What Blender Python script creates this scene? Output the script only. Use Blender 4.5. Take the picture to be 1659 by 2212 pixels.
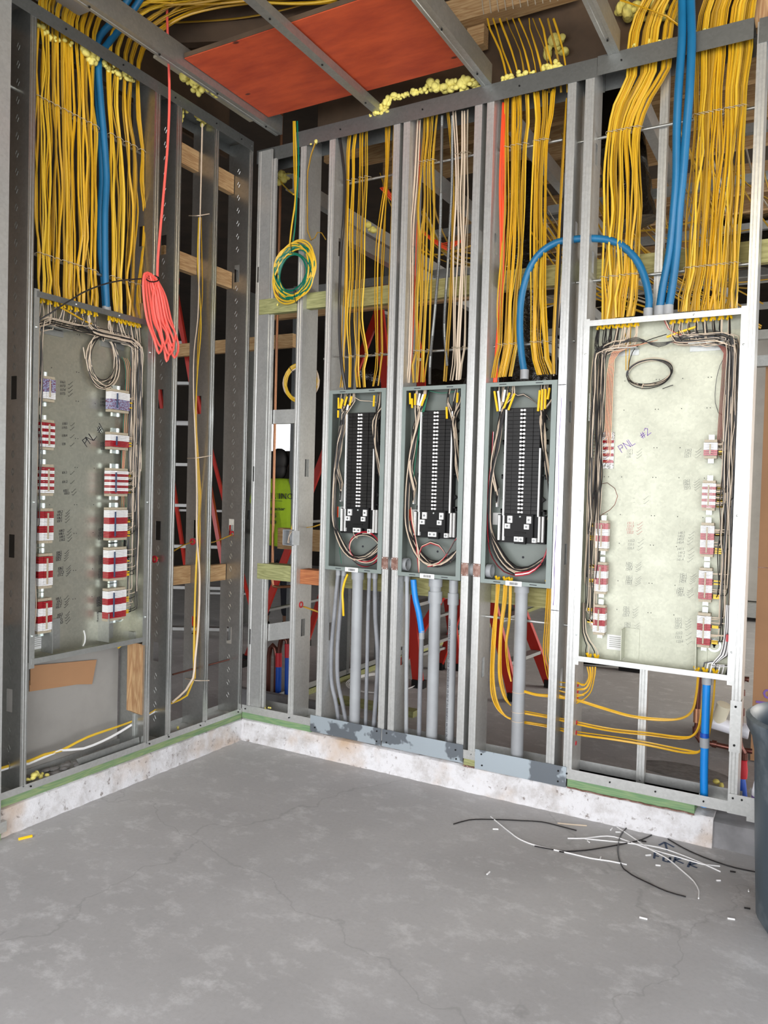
import bpy, bmesh, math, random
import numpy as np
from mathutils import Vector, Matrix, Euler
random.seed(7)
for o in list(bpy.data.objects): bpy.data.objects.remove(o)
sc = bpy.context.scene
COL = sc.collection
# ------------------------------------------------------------------ camera
FPX = 1678.08
YAW, PIT, ROL = -0.51202802, -0.02703188, -0.02674557
CAM = Vector((2.95633, -3.59923, 1.5))
_f = Vector((math.cos(PIT)*math.sin(YAW), math.cos(PIT)*math.cos(YAW), math.sin(PIT)))
_r = Vector((math.cos(YAW), -math.sin(YAW), 0)); _d = _f.cross(_r)
_c, _s = math.cos(ROL), math.sin(ROL)
AR = _c*_r + _s*_d; AD = -_s*_r + _c*_d; AF = _f
cd = bpy.data.cameras.new('camera'); cam = bpy.data.objects.new('camera', cd); COL.objects.link(cam)
cd.sensor_fit = 'VERTICAL'; cd.sensor_height = 36; cd.sensor_width = 27; cd.lens = FPX*36/2212
cd.clip_start = .05; cd.clip_end = 100
mw = Matrix.Identity(4)
for i in range(3):
    mw[i][0] = AR[i]; mw[i][1] = -AD[i]; mw[i][2] = -AF[i]; mw[i][3] = CAM[i]
cam.matrix_world = mw
sc.camera = cam
# ------------------------------------------------------------------ light
w = bpy.data.worlds.new('daylight'); sc.world = w; w.use_nodes = True
bg = w.node_tree.nodes['Background']; bg.inputs[0].default_value = (.93, .95, 1.0, 1); bg.inputs[1].default_value = 2.4
def area(name, loc, rot, sx, sy, power, col=(1, 1, 1)):
    l = bpy.data.lights.new(name, 'AREA'); l.shape = 'RECTANGLE'; l.size = sx; l.size_y = sy; l.energy = power; l.color = col
    o = bpy.data.objects.new(name, l); COL.objects.link(o); o.location = loc; o.rotation_euler = rot
    return o
# daylight through the open front of the building behind the photographer; the far room has an added fill lamp
area('doorway_daylight', (3.2, -7.4, 1.5), (math.radians(90), 0, 0), 8.5, 2.7, 285, (.97, .98, 1.0))
area('side_daylight', (8.2, -2.6, 1.35), (math.radians(90), 0, math.radians(90)), 5.0, 2.5, 60, (.96, .98, 1.0))
area('far_room_fill', (6.6, 4.6, 1.7), (math.radians(68), 0, math.radians(90)), 3.4, 1.8, 260, (1, .95, .86))  # added lamp, tilted down to brighten the far floor
# warm fill lamp added to light the top of the walls, no fixture there
area('warm_fill', (2.6, -2.6, 3.35), (math.radians(118), 0, math.radians(25)), .5, .3, 15, (1, .80, .48))
sc.view_settings.view_transform = 'Standard'; sc.view_settings.look = 'None'
sc.view_settings.exposure = 0.35; sc.view_settings.gamma = 1; sc.view_settings.use_curve_mapping = False
# ------------------------------------------------------------------ geometry of the place
def ray(px, py): return (AR*((px-829.5)/FPX) + AD*((py-1106)/FPX) + AF)
def plane(px, py, ax, v):
    d = ray(px, py); return CAM + d*((v-CAM[ax])/d[ax])
def W(px, py, d=0): return plane(px, py, 1, d)       # on the right-hand wall, d metres into it
def V(px, py, d=0): return plane(px, py, 0, -d)      # on the left-hand wall
def G(px, py, z=0): return plane(px, py, 2, z)       # on the floor / a level
FR = lambda u, z, d=0: Vector((u, d, z))
FL = lambda u, z, d=0: Vector((-d, u, z))
WU = lambda px, py, d=0: W(px, py, d)[0]
WZ = lambda px, py, d=0: W(px, py, d)[2]
VU = lambda px, py, d=0: V(px, py, d)[1]
VZ = lambda px, py, d=0: V(px, py, d)[2]
# ------------------------------------------------------------------ materials
def nodes(m):
    m.use_nodes = True; nt = m.node_tree; return nt, nt.nodes['Principled BSDF']
def mix(nt, fac, a, b):
    n = nt.nodes.new('ShaderNodeMix'); n.data_type = 'RGBA'
    for i, v in ((0, fac), (6, a), (7, b)):
        if hasattr(v, 'links'): nt.links.new(v, n.inputs[i])
        elif i == 0: n.inputs[0].default_value = v
        else: n.inputs[i].default_value = (*v, 1)
    return n.outputs[2]
def noise(nt, scale, detail=4, rough=.6, stretch=None, src='Object'):
    tc = nt.nodes.new('ShaderNodeNewGeometry'); src = 'Position'; n = nt.nodes.new('ShaderNodeTexNoise')
    n.inputs['Scale'].default_value = scale; n.inputs['Detail'].default_value = detail; n.inputs['Roughness'].default_value = rough
    if stretch:
        mp = nt.nodes.new('ShaderNodeMapping'); mp.inputs['Scale'].default_value = stretch
        nt.links.new(tc.outputs[src], mp.inputs[0]); nt.links.new(mp.outputs[0], n.inputs[0])
    else: nt.links.new(tc.outputs[src], n.inputs[0])
    return n.outputs[0]
def ramp(nt, v, p0, p1):
    n = nt.nodes.new('ShaderNodeMapRange'); n.inputs[1].default_value = p0; n.inputs[2].default_value = p1
    nt.links.new(v, n.inputs[0]); return n.outputs[0]
def bump(nt, bs, h, st, dist=.01):
    b = nt.nodes.new('ShaderNodeBump'); b.inputs['Strength'].default_value = st; b.inputs['Distance'].default_value = dist
    nt.links.new(h, b.inputs['Height']); nt.links.new(b.outputs[0], bs.inputs['Normal'])
def plain(name, c, rough=.5, metal=0, var=.0, scale=12, c2=None, bmp=0, spec=None, p=(.4, .65), stretch=None, coat=0):
    m = bpy.data.materials.new(name); nt, bs = nodes(m)
    bs.inputs['Base Color'].default_value = (*c, 1); bs.inputs['Roughness'].default_value = rough; bs.inputs['Metallic'].default_value = metal
    if coat: bs.inputs['Coat Weight'].default_value = coat
    if spec is not None: bs.inputs['Specular IOR Level'].default_value = spec
    if c2 or var:
        nz = noise(nt, scale, stretch=stretch)
        c2 = c2 or tuple(x*(1-var) for x in c)
        nt.links.new(mix(nt, ramp(nt, nz, *p), c, c2), bs.inputs['Base Color'])
        if bmp: bump(nt, bs, nz, bmp)
    return m
M = {}
def galv(name, c, rough, metal=.85, vr=1):
    m = bpy.data.materials.new(name); nt, bs = nodes(m)
    tc = nt.nodes.new('ShaderNodeTexCoord'); vo = nt.nodes.new('ShaderNodeTexVoronoi'); vo.inputs['Scale'].default_value = 90
    nt.links.new(tc.outputs['Object'], vo.inputs[0])
    nz = noise(nt, 7, 5)
    a = mix(nt, ramp(nt, nz, .35, .7), c, tuple(x*.88 for x in c))
    sx = nt.nodes.new('ShaderNodeSeparateColor'); nt.links.new(vo.outputs['Color'], sx.inputs[0])
    mr = ramp(nt, sx.outputs[0], -1, 2.5)
    b = nt.nodes.new('ShaderNodeMix'); b.data_type = 'RGBA'; b.blend_type = 'MULTIPLY'; b.inputs[0].default_value = .28
    nt.links.new(a, b.inputs[6]); 
    cr = nt.nodes.new('ShaderNodeCombineColor'); 
    for i in range(3): nt.links.new(ramp(nt, sx.outputs[0], -1.6, 1), cr.inputs[i])
    nt.links.new(cr.outputs[0], b.inputs[7]); nt.links.new(b.outputs[2], bs.inputs['Base Color'])
    bs.inputs['Metallic'].default_value = metal
    rr = nt.nodes.new('ShaderNodeMapRange'); rr.inputs[3].default_value = rough-.08*vr; rr.inputs[4].default_value = rough+.14*vr
    nt.links.new(nz, rr.inputs[0]); nt.links.new(rr.outputs[0], bs.inputs['Roughness'])
    return m
M['galv'] = galv('galvanised_steel', (.60, .605, .585), .32, .62)
M['galvL'] = galv('galvanised_steel_shaded', (.52, .53, .51), .30, .93, .2)  # smoother, darker steel copy; shade of the left-hand stud bays put in
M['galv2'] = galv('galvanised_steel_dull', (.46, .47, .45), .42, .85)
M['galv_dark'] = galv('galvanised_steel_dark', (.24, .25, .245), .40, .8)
M['pan'] = galv('panel_steel', (.50, .50, .42), .30, .8)
M['pan2'] = galv('panel_steel_bright', (.55, .56, .45), .50, .35)
M['plate'] = plain('zinc_plate', (.42, .48, .52), .45, .6, c2=(.16, .18, .20), scale=4.5, p=(.50, .53))
M['grey'] = plain('grey_enclosure_paint', (.165, .188, .168), .42, .1, var=.12, scale=5)
M['grey_edge'] = plain('grey_rim_paint', (.235, .28, .26), .4, .1, var=.1, scale=9)
M['black'] = plain('black_plastic', (.008, .008, .008), .5, spec=.25)
M['blackm'] = plain('black_bus_plastic', (.010, .009, .008), .42, var=.4, scale=20, spec=.3)
M['white'] = plain('white_plastic', (.84, .83, .82), .4)
M['cream'] = plain('cream_wire', (.66, .54, .41), .4)
M['bwire'] = plain('black_wire', (.022, .02, .02), .35)
M['rwire'] = plain('red_wire', (.42, .02, .035), .35)
M['gwire'] = plain('green_wire', (.02, .17, .10), .35)
M['copper'] = plain('bare_copper', (.55, .27, .15), .35, .8)
M['dcopper'] = plain('dark_copper', (.16, .06, .045), .3, .7)
M['yel'] = plain('yellow_cable', (.68, .38, .012), .40, var=.18, scale=6, coat=.15)
M['yel2'] = plain('yellow_cable_pale', (.74, .47, .03), .40, var=.12, scale=5, coat=.15)
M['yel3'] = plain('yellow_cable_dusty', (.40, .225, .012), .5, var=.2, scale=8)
M['ytag'] = plain('yellow_sleeve', (.90, .55, .01), .4)
M['green'] = plain('green_stripe_wire', (.0, .14, .085), .35)
M['orange'] = plain('orange_cable', (.85, .08, .02), .4)
M['coral'] = plain('coral_cord', (.93, .13, .10), .45)
M['bluep'] = plain('blue_conduit', (.008, .145, .31), .42, var=.15, scale=4)
M['bluel'] = plain('bright_blue_conduit', (.005, .23, .68), .38)
M['pvc'] = plain('grey_pvc', (.36, .375, .385), .4, var=.12, scale=5, c2=(.30, .31, .32))
M['pvcw'] = plain('white_pvc', (.80, .80, .86), .35)
M['pvcc'] = plain('cream_pvc', (.78, .72, .55), .4)
M['pvcd'] = plain('dusty_pvc', (.27, .28, .30), .55, var=.25, scale=10)
M['foam'] = plain('spray_foam', (.86, .76, .20), .7, var=.25, scale=25, bmp=.5)
M['tan'] = plain('tan_clamp', (.42, .36, .26), .5)
M['red'] = plain('dark_red_block', (.33, .01, .02), .22, coat=.3)
M['redb'] = plain('red_block', (.36, .012, .02), .25, coat=.3)
M['purp'] = plain('purple_red_block', (.17, .04, .09), .25, c2=(.35, .38, .55), scale=160, p=(.45, .5))
M['chrome'] = plain('bright_rail', (.78, .86, .84), .22, .9)
M['foil'] = plain('foil', (.75, .76, .74), .25, .95, bmp=.9, var=.3, scale=70)
M['board'] = plain('grey_gypsum_paper', (.33, .315, .29), .8, var=.12, scale=5)
M['board_y'] = plain('cream_board', (.52, .48, .36), .7, var=.25, scale=6)
M['card'] = plain('cardboard', (.42, .225, .11), .75, var=.08, scale=4)
M['bin'] = plain('slate_bin_plastic', (.055, .078, .098), .45, c2=(.16, .19, .21), scale=7, p=(.55, .75))
M['ladder'] = plain('red_fibreglass', (.40, .018, .009), .4)
M['alu'] = plain('aluminium', (.30, .30, .29), .5, .5)
M['sleeve_r'] = plain('red_sleeve', (.5, .02, .03), .45)
M['sleeve_b'] = plain('blue_sleeve', (.005, .07, .42), .4)
M['rust'] = plain('rust_brown_plate', (.20, .10, .075), .5, .5, c2=(.36, .24, .20), scale=40)
M['ink'] = plain('marker_ink', (.012, .012, .02), .7)
M['inkp'] = plain('purple_marker_ink', (.22, .12, .42), .7)
M['inkr'] = plain('faint_red_ink', (.5, .22, .2), .7)
M['inkg'] = plain('faded_grey_ink', (.30, .31, .27), .7)
M['inkb'] = plain('floor_marker_ink', (.045, .07, .13), .8)
M['paint'] = plain('label_white', (.8, .8, .78), .5)
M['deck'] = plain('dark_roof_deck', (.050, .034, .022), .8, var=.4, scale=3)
M['brown'] = plain('brown_sheathing', (.10, .062, .035), .75, var=.35, scale=4)
M['hivis'] = plain('hi_vis_shirt', (.27, .42, .008), .85, var=.25, scale=4)
M['skin'] = plain('skin', (.20, .10, .06), .5)
M['hair'] = plain('black_hair', (.008, .007, .007), .7)
M['trouser'] = plain('dark_trousers', (.012, .013, .018), .85)
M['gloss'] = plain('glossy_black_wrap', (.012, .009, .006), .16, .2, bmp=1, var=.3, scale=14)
M['dust'] = plain('mortar_debris', (.30, .29, .28), .9, var=.3, scale=20, bmp=1)
def wood(name, c, c2, st=(1, 14, 14), ring=9):
    m = bpy.data.materials.new(name); nt, bs = nodes(m)
    n1 = noise(nt, 2.0, 3, .5, st)
    wv = nt.nodes.new('ShaderNodeMath'); wv.operation = 'MULTIPLY'; wv.inputs[1].default_value = ring; nt.links.new(n1, wv.inputs[0])
    fr = nt.nodes.new('ShaderNodeMath'); fr.operation = 'PINGPONG'; fr.inputs[1].default_value = .5; nt.links.new(wv.outputs[0], fr.inputs[0])
    a = mix(nt, ramp(nt, fr.outputs[0], .0, .5), c2, c)
    n2 = noise(nt, 30, 2, .5, st)
    nt.links.new(mix(nt, ramp(nt, n2, .62, .8), a, tuple(x*.7 for x in c2)), bs.inputs['Base Color'])
    bs.inputs['Roughness'].default_value = .7
    return m
M['wood'] = wood('pine', (.52, .35, .17), (.36, .20, .08))
M['woodz'] = wood('pine_upright', (.52, .34, .17), (.34, .18, .08), (12, 12, 1))
M['woody'] = wood('pine_lengthwise', (.50, .33, .16), (.34, .19, .08), (14, 1, 14))
M['green_wood'] = wood('treated_wood', (.36, .36, .16), (.22, .23, .09))
M['green_sill'] = wood('green_treated_sill', (.13, .25, .12), (.23, .33, .16))
M['green_silly'] = wood('green_treated_sill_left', (.14, .24, .12), (.26, .33, .15), (14, 1, 14))
M['red_wood'] = wood('red_stained_wood', (.45, .17, .06), (.30, .09, .03))
M['beamw'] = wood('greenish_beam', (.37, .34, .14), (.25, .23, .08), (1, 9, 9))
def mk_ply():
    m = bpy.data.materials.new('red_painted_plywood'); nt, bs = nodes(m)
    a = mix(nt, ramp(nt, noise(nt, 3, 5, .6, (1.5, 5, 1)), .35, .7), (.58, .085, .025), (.38, .045, .015))
    tc = nt.nodes.new('ShaderNodeTexCoord'); vo = nt.nodes.new('ShaderNodeTexVoronoi'); vo.inputs['Scale'].default_value = 4.2
    mp = nt.nodes.new('ShaderNodeMapping'); mp.inputs['Scale'].default_value = (.8, 1.5, 1)
    nt.links.new(tc.outputs['Object'], mp.inputs[0]); nt.links.new(mp.outputs[0], vo.inputs[0])
    nt.links.new(mix(nt, ramp(nt, vo.outputs['Distance'], .075, .045), a, (.10, .018, .01)), bs.inputs['Base Color'])
    bs.inputs['Roughness'].default_value = .6; return m
M['ply'] = mk_ply()
def mk_floor():
    m = bpy.data.materials.new('bare_concrete_slab'); nt, bs = nodes(m)
    big = noise(nt, .9, 6, .62); mid = noise(nt, 7, 9, .74, (1.0, 1.3, 1)); fine = noise(nt, 60, 4, .6)
    a = mix(nt, ramp(nt, big, .35, .68), (.42, .41, .405), (.53, .518, .513))
    b = mix(nt, ramp(nt, mid, .52, .66), a, (.62, .61, .605))
    c = mix(nt, ramp(nt, fine, .45, .75), b, (.33, .32, .315))
    d = mix(nt, .75, c, b)
    tc = nt.nodes.new('ShaderNodeTexCoord'); vo = nt.nodes.new('ShaderNodeTexVoronoi'); vo.feature = 'DISTANCE_TO_EDGE'; vo.inputs['Scale'].default_value = .55
    n3 = nt.nodes.new('ShaderNodeTexNoise'); n3.inputs['Scale'].default_value = 2.5; n3.inputs['Detail'].default_value = 5
    vm = nt.nodes.new('ShaderNodeVectorMath'); vm.operation = 'MULTIPLY_ADD'; vm.inputs[1].default_value = (.7, .7, 0)
    nt.links.new(tc.outputs['Object'], n3.inputs[0]); nt.links.new(n3.outputs['Color'], vm.inputs[0]); nt.links.new(tc.outputs['Object'], vm.inputs[2]); nt.links.new(vm.outputs[0], vo.inputs[0])
    e = mix(nt, ramp(nt, vo.outputs['Distance'], .0035, .0), d, (.12, .115, .11))
    nt.links.new(mix(nt, .22, d, e), bs.inputs['Base Color'])
    bs.inputs['Roughness'].default_value = .62; bump(nt, bs, mid, .12, .01); return m
M['floor'] = mk_floor()
def mk_curb():
    m = bpy.data.materials.new('whitewashed_curb_concrete'); nt, bs = nodes(m)
    n1 = noise(nt, 7, 9, .75); n2 = noise(nt, 2.2, 4, .6); n3 = noise(nt, 26, 6, .7)
    a = mix(nt, ramp(nt, n1, .45, .72), (.70, .69, .70), (.40, .37, .35))
    b = mix(nt, ramp(nt, n2, .52, .74), a, (.52, .38, .27))
    nt.links.new(mix(nt, ramp(nt, n3, .58, .70), b, (.16, .12, .10)), bs.inputs['Base Color'])
    bs.inputs['Roughness'].default_value = .85; bump(nt, bs, n3, .5, .01); return m
M['curb'] = mk_curb()
# ------------------------------------------------------------------ mesh helpers
class MB:
    def __init__(s): s.v = []; s.f = []
    def add(s, vs, fs):
        n = len(s.v); s.v += [Vector(v) for v in vs]; s.f += [tuple(i+n for i in f) for f in fs]; return s
    def box(s, a, b, F=None):
        (x0, y0, z0), (x1, y1, z1) = a, b
        vs = [(x, y, z) for x in (x0, x1) for y in (y0, y1) for z in (z0, z1)]
        if F: vs = [F(*v) for v in vs]
        return s.add(vs, [(0, 1, 3, 2), (4, 6, 7, 5), (0, 4, 5, 1), (2, 3, 7, 6), (0, 2, 6, 4), (1, 5, 7, 3)])
    def bx(s, F, u0, u1, z0, z1, d0, d1): return s.box((u0, z0, d0), (u1, z1, d1), F)
    def loft(s, rings, cap=True, closed=False):
        n = len(s.v); k = len(rings[0])
        for r in rings: s.v += [Vector(p) for p in r]
        R = len(rings)
        for i in range(R if closed else R-1):
            for j in range(k):
                a = n+i*k+j; b = n+i*k+(j+1) % k; c = n+((i+1) % R)*k+(j+1) % k; d = n+((i+1) % R)*k+j
                s.f.append((a, b, c, d))
        if cap and not closed:
            s.f.append(tuple(n+j for j in reversed(range(k)))); s.f.append(tuple(n+(R-1)*k+j for j in range(k)))
        return s
    def tube(s, pts, r, n=6, r2=None, closed=False, twist=None, rf=None, hint=None):
        P = [Vector(p) for p in pts]; N = len(P); rings = []; ref = None
        for i, p in enumerate(P):
            t = (P[(i+1) % N]-P[i-1]) if closed else (P[min(i+1, N-1)]-P[max(i-1, 0)])
            if t.length < 1e-9: t = Vector((0, 0, 1))
            t.normalize()
            if ref is None:
                ref = Vector(hint) if hint else (Vector((0, 0, 1)) if abs(t.z) < .9 else Vector((1, 0, 0)))
            a = (ref - t*ref.dot(t)); 
            if a.length < 1e-6: a = t.orthogonal()
            a.normalize(); b = t.cross(a); ref = a
            tw = twist(i/(N-1)) if twist else 0
            rr = r*(rf(i) if rf else 1); qq = (r2 or r)*(rf(i) if rf else 1)
            rings.append([p + a*(math.cos(2*math.pi*j/n+tw)*rr*1) + b*(math.sin(2*math.pi*j/n+tw)*rr) if r2 is None else
                          p + (a*math.cos(tw)+b*math.sin(tw))*(math.cos(2*math.pi*j/n)*rr) + (b*math.cos(tw)-a*math.sin(tw))*(math.sin(2*math.pi*j/n)*qq) for j in range(n)])
        return s.loft(rings, closed=closed)
    def cyl(s, a, b, r, n=12, r1=None):
        a = Vector(a); b = Vector(b); t = (b-a).normalized(); u = t.orthogonal().normalized(); v = t.cross(u)
        ring = lambda c, q: [c+u*(q*math.cos(2*math.pi*j/n))+v*(q*math.sin(2*math.pi*j/n)) for j in range(n)]
        return s.loft([ring(a, r), ring(b, r if r1 is None else r1)])
    def pipe(s, a, b, r, t=.003, n=20):
        a = Vector(a); b = Vector(b); w_ = (b-a).normalized(); u = w_.orthogonal().normalized(); v = w_.cross(u)
        ring = lambda c, q: [c+u*(q*math.cos(2*math.pi*j/n))+v*(q*math.sin(2*math.pi*j/n)) for j in range(n)]
        return s.loft([ring(a, r), ring(b, r), ring(b, r-t), ring(a, r-t)], closed=True)
    def lathe(s, c, prof, n=20, sx=1, sy=1, ax=None):
        c = Vector(c); rings = []
        for r, z in prof: rings.append([c+Vector((r*sx*math.cos(2*math.pi*j/n), r*sy*math.sin(2*math.pi*j/n), z)) for j in range(n)])
        return s.loft(rings)
    def strip(s, poly, t, z0, z1, F):
        # sheet metal: open 2-D polyline (u,d) with thickness, extruded along z
        P = [Vector((p[0], p[1])) for p in poly]; N = len(P); A = []; B = []
        for i in range(N):
            n1 = None; nn = Vector((0, 0))
            for j in (i-1, i):
                if 0 <= j < N-1:
                    e = (P[j+1]-P[j]).normalized(); nn += Vector((-e.y, e.x))
            nn.normalize()
            A.append(P[i]+nn*t/2); B.append(P[i]-nn*t/2)
        ring = A+B[::-1]
        return s.loft([[F(p.x, z0, p.y) for p in ring], [F(p.x, z1, p.y) for p in ring]])
    def sphere(s, c, r, n=8, sc_=(1, 1, 1)):
        c = Vector(c); rings = []
        for i in range(1, n):
            th = math.pi*i/n
            rings.append([c+Vector((r*sc_[0]*math.sin(th)*math.cos(2*math.pi*j/(n+2)), r*sc_[1]*math.sin(th)*math.sin(2*math.pi*j/(n+2)), r*sc_[2]*math.cos(th))) for j in range(n+2)])
        return s.loft(rings)
    def build(s, name, mat, parent=None, smooth=True):
        off = root_loc(parent)
        me = bpy.data.meshes.new(name); me.from_pydata([v-off for v in s.v], [], s.f)
        bm = bmesh.new(); bm.from_mesh(me); bmesh.ops.recalc_face_normals(bm, faces=bm.faces); bm.to_mesh(me); bm.free()
        if smooth:
            me.polygons.foreach_set('use_smooth', [True]*len(me.polygons)); me.set_sharp_from_angle(angle=math.radians(38))
        me.materials.append(M[mat] if isinstance(mat, str) else mat)
        o = bpy.data.objects.new(name, me); COL.objects.link(o)
        if parent: o.parent = parent
        return o
def root_loc(p):
    v = Vector((0, 0, 0))
    while p is not None: v += p.location; p = p.parent
    return v
def tag(o, label, cat, group=None, kind=None):
    if label: o['label'] = label
    if cat: o['category'] = cat
    if group: o['group'] = group
    if kind: o['kind'] = kind
    return o
def thing(name, label, cat, loc=(0, 0, 0), group=None):
    o = bpy.data.objects.new(name, None); o.empty_display_size = .05; COL.objects.link(o); o.location = loc
    return tag(o, label, cat, group)
def struct(name, mb, mat, smooth=False):
    o = mb.build(name, mat, None, smooth); o['kind'] = 'structure'; return o
def spline(pts, step=.03):
    P = [Vector(p) for p in pts]
    if len(P) < 3: 
        n = max(1, int((P[1]-P[0]).length/step)); return [P[0].lerp(P[1], i/n) for i in range(n+1)]
    Q = [P[0]*2-P[1]]+P+[P[-1]*2-P[-2]]; out = []
    for i in range(1, len(Q)-2):
        a, b, c, d = Q[i-1:i+3]; n = max(1, int((c-b).length/step))
        for k in range(n):
            t = k/n; out.append(.5*((2*b)+(c-a)*t+(2*a-5*b+4*c-d)*t*t+(3*b-a-3*c+d)*t**3))
    out.append(P[-1]); return out
_cuts = {}
def text_mesh(txt, size, F3, mat, name, parent=None, align='LEFT', ext=.0004, sp=1.0):
    """F3(x,y,z) maps text-local coordinates to the world"""
    c = bpy.data.curves.new('t', 'FONT'); c.body = txt; c.size = size; c.extrude = ext; c.align_x = align; c.space_character = sp; c.resolution_u = 2
    o = bpy.data.objects.new('t', c); COL.objects.link(o)
    dg = bpy.context.evaluated_depsgraph_get(); dg.update()
    me = bpy.data.meshes.new_from_object(o.evaluated_get(dg)); off = root_loc(parent)
    bpy.data.objects.remove(o); bpy.data.curves.remove(c)
    vs = [F3(v.co.x, v.co.y, v.co.z) for v in me.vertices]; fs = [tuple(p.vertices) for p in me.polygons]; bpy.data.meshes.remove(me)
    return MB().add(vs, fs).build(name, mat, parent, smooth=False)
def strokes(mb, lines, F3, wd=.002, th=.0006):
    for L in lines:
        for (x0, y0), (x1, y1) in zip(L[:-1], L[1:]):
            dx, dy = x1-x0, y1-y0; l = math.hypot(dx, dy) or 1; nx, ny = -dy/l*wd/2, dx/l*wd/2; ex, ey = dx/l*wd*.3, dy/l*wd*.3
            q = [(x0+nx-ex, y0+ny-ey), (x0-nx-ex, y0-ny-ey), (x1-nx+ex, y1-ny+ey), (x1+nx+ex, y1+ny+ey)]
            mb.add([F3(*p, 0) for p in q]+[F3(*p, th) for p in q], [(0, 1, 2, 3), (4, 5, 6, 7), (0, 1, 5, 4), (1, 2, 6, 5), (2, 3, 7, 6), (3, 0, 4, 7)])
    return mb
GL = {'P': [[(0, 0), (0, 1), (.5, .95), (.55, .65), (0, .5)]], 'N': [[(0, 0), (0, 1), (.6, 0), (.6, 1)]], 'L': [[(0, 1), (0, 0), (.5, 0)]],
      '.': [[(0, 0), (.08, .06)]], '#': [[(.15, 0), (.25, .8)], [(.4, 0), (.5, .8)], [(0, .25), (.65, .3)], [(0, .5), (.65, .55)]],
      '1': [[(.1, 0), (.2, 1)]], '2': [[(0, .8), (.3, 1), (.5, .75), (0, 0), (.6, .05)]], 'F': [[(0, 0), (0, 1), (.55, 1)], [(0, .55), (.4, .55)]],
      'U': [[(0, 1), (0, .15), (.3, 0), (.55, .2), (.55, 1)]], 'R': [[(0, 0), (0, 1), (.5, .9), (.5, .6), (0, .5), (.55, 0)]], ' ': []}
def scrawl(mb, txt, x, y, h, ang, F3, wd, gap=.85):
    c, s = math.cos(ang), math.sin(ang)
    for k, ch in enumerate(txt):
        strokes(mb, [[(x+((px+k*gap)*c-py*s)*h, y+((px+k*gap)*s+py*c)*h) for px, py in L] for L in GL[ch]], F3, wd)
    return mb
jit = lambda a: random.uniform(-a, a)
ORD = ['first', 'second', 'third', 'fourth', 'fifth', 'sixth', 'seventh', 'eighth', 'ninth', 'tenth', 'eleventh', 'twelfth', 'thirteenth', 'fourteenth', 'fifteenth', 'sixteenth']
# ================================================================== the setting
D = .15          # stud depth
struct('floor', MB().box((-8, -9, -.1), (10, 10, 0)), 'floor')
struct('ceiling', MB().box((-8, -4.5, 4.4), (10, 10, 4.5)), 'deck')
struct('wall_front_blocker', MB().box((-8, -4.6, 3.05), (10, -4.45, 4.4)), 'board')  # unseen header, added to keep high daylight off the wall tops
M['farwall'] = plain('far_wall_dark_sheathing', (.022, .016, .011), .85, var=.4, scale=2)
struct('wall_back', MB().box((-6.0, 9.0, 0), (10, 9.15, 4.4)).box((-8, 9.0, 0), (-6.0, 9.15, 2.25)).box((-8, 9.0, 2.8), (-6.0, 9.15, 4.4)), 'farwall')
struct('wall_left_added', MB().box((-2.35, -9, 0), (-2.2, -1.9, 4.4)), 'brown')  # unseen dark wall, added for the left-hand stud webs to reflect
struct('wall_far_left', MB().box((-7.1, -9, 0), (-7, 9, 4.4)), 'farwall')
struct('wall_far_right', MB().box((8.6, .1, 0), (8.75, 2.9, 4.4)).box((8.6, 6.3, 0), (8.75, 9, 4.4)).box((8.6, 2.9, 3.6), (8.75, 6.3, 4.4)), 'board')
def rough_wall(a, b, nx, nz, amp):   # slightly lumpy concrete face, built in (u,z,d)
    return a
def curb(name, F, u0, u1, z1, d0, d1, mat, n=90):
    mb = MB(); rings = []
    rnd = random.Random(3)
    for i in range(n+1):
        u = u0+(u1-u0)*i/n; e = [rnd.uniform(-.004, .004) for _ in range(6)]
        rings.append([F(u, -.02, d0-.012+e[0]), F(u, z1*.35, d0-.004+e[1]), F(u, z1*.7, d0+e[2]), F(u, z1-.008, d0+.002+e[3]), F(u, z1+e[5]*.4, d0+.012+e[4]), F(u, z1, d1), F(u, -.02, d1)])
    mb.loft(rings); return struct(name, mb, mat, True)
curb('baseboard_right', FR, 0, 2.60, .128, 0, D+.02, 'curb')
curb('baseboard_left', FL, -1.575, .17, .122, 0, D+.02, 'curb', 60)
M['curbgrey'] = plain('grey_curb_concrete', (.27, .265, .27), .85, var=.35, scale=5, bmp=.4)
curb('baseboard_doorway', FR, 2.565, 4.4, .115, .02, D+.3, 'curbgrey', 40)
# green treated sills
def sill(F, u0, u1, z0, z1, mat, label, seal=True):
    t = thing('sill_plate', label, 'sill plate', F(u0, z0, 0))
    MB().bx(F, u0, u1, z0, z1, 0.002, D).build('plate', mat, t, False)
    if seal: MB().tube([F(u0+(u1-u0)*i/30, z0-.002+jit(.002), -.0015+jit(.002)) for i in range(31)], .004).build('seal', 'rust', t)
    return t
sill(FL, -1.60, .0, .124, .160, 'green_silly', 'long green treated sill plate under the left-hand wall', False)
sill(FR, .0, .498, .13, .168, 'green_sill', 'short green sill plate beside the room corner on the right-hand wall', False)
sill(FR, 1.432, 1.494, .13, .166, 'green_wood', 'tiny piece of treated sill between the second and third floor plates')
sill(FR, 1.962, WU(1500, 1745), .13, .172, 'green_sill', 'green sill plate under the big right-hand relay panel')
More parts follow.
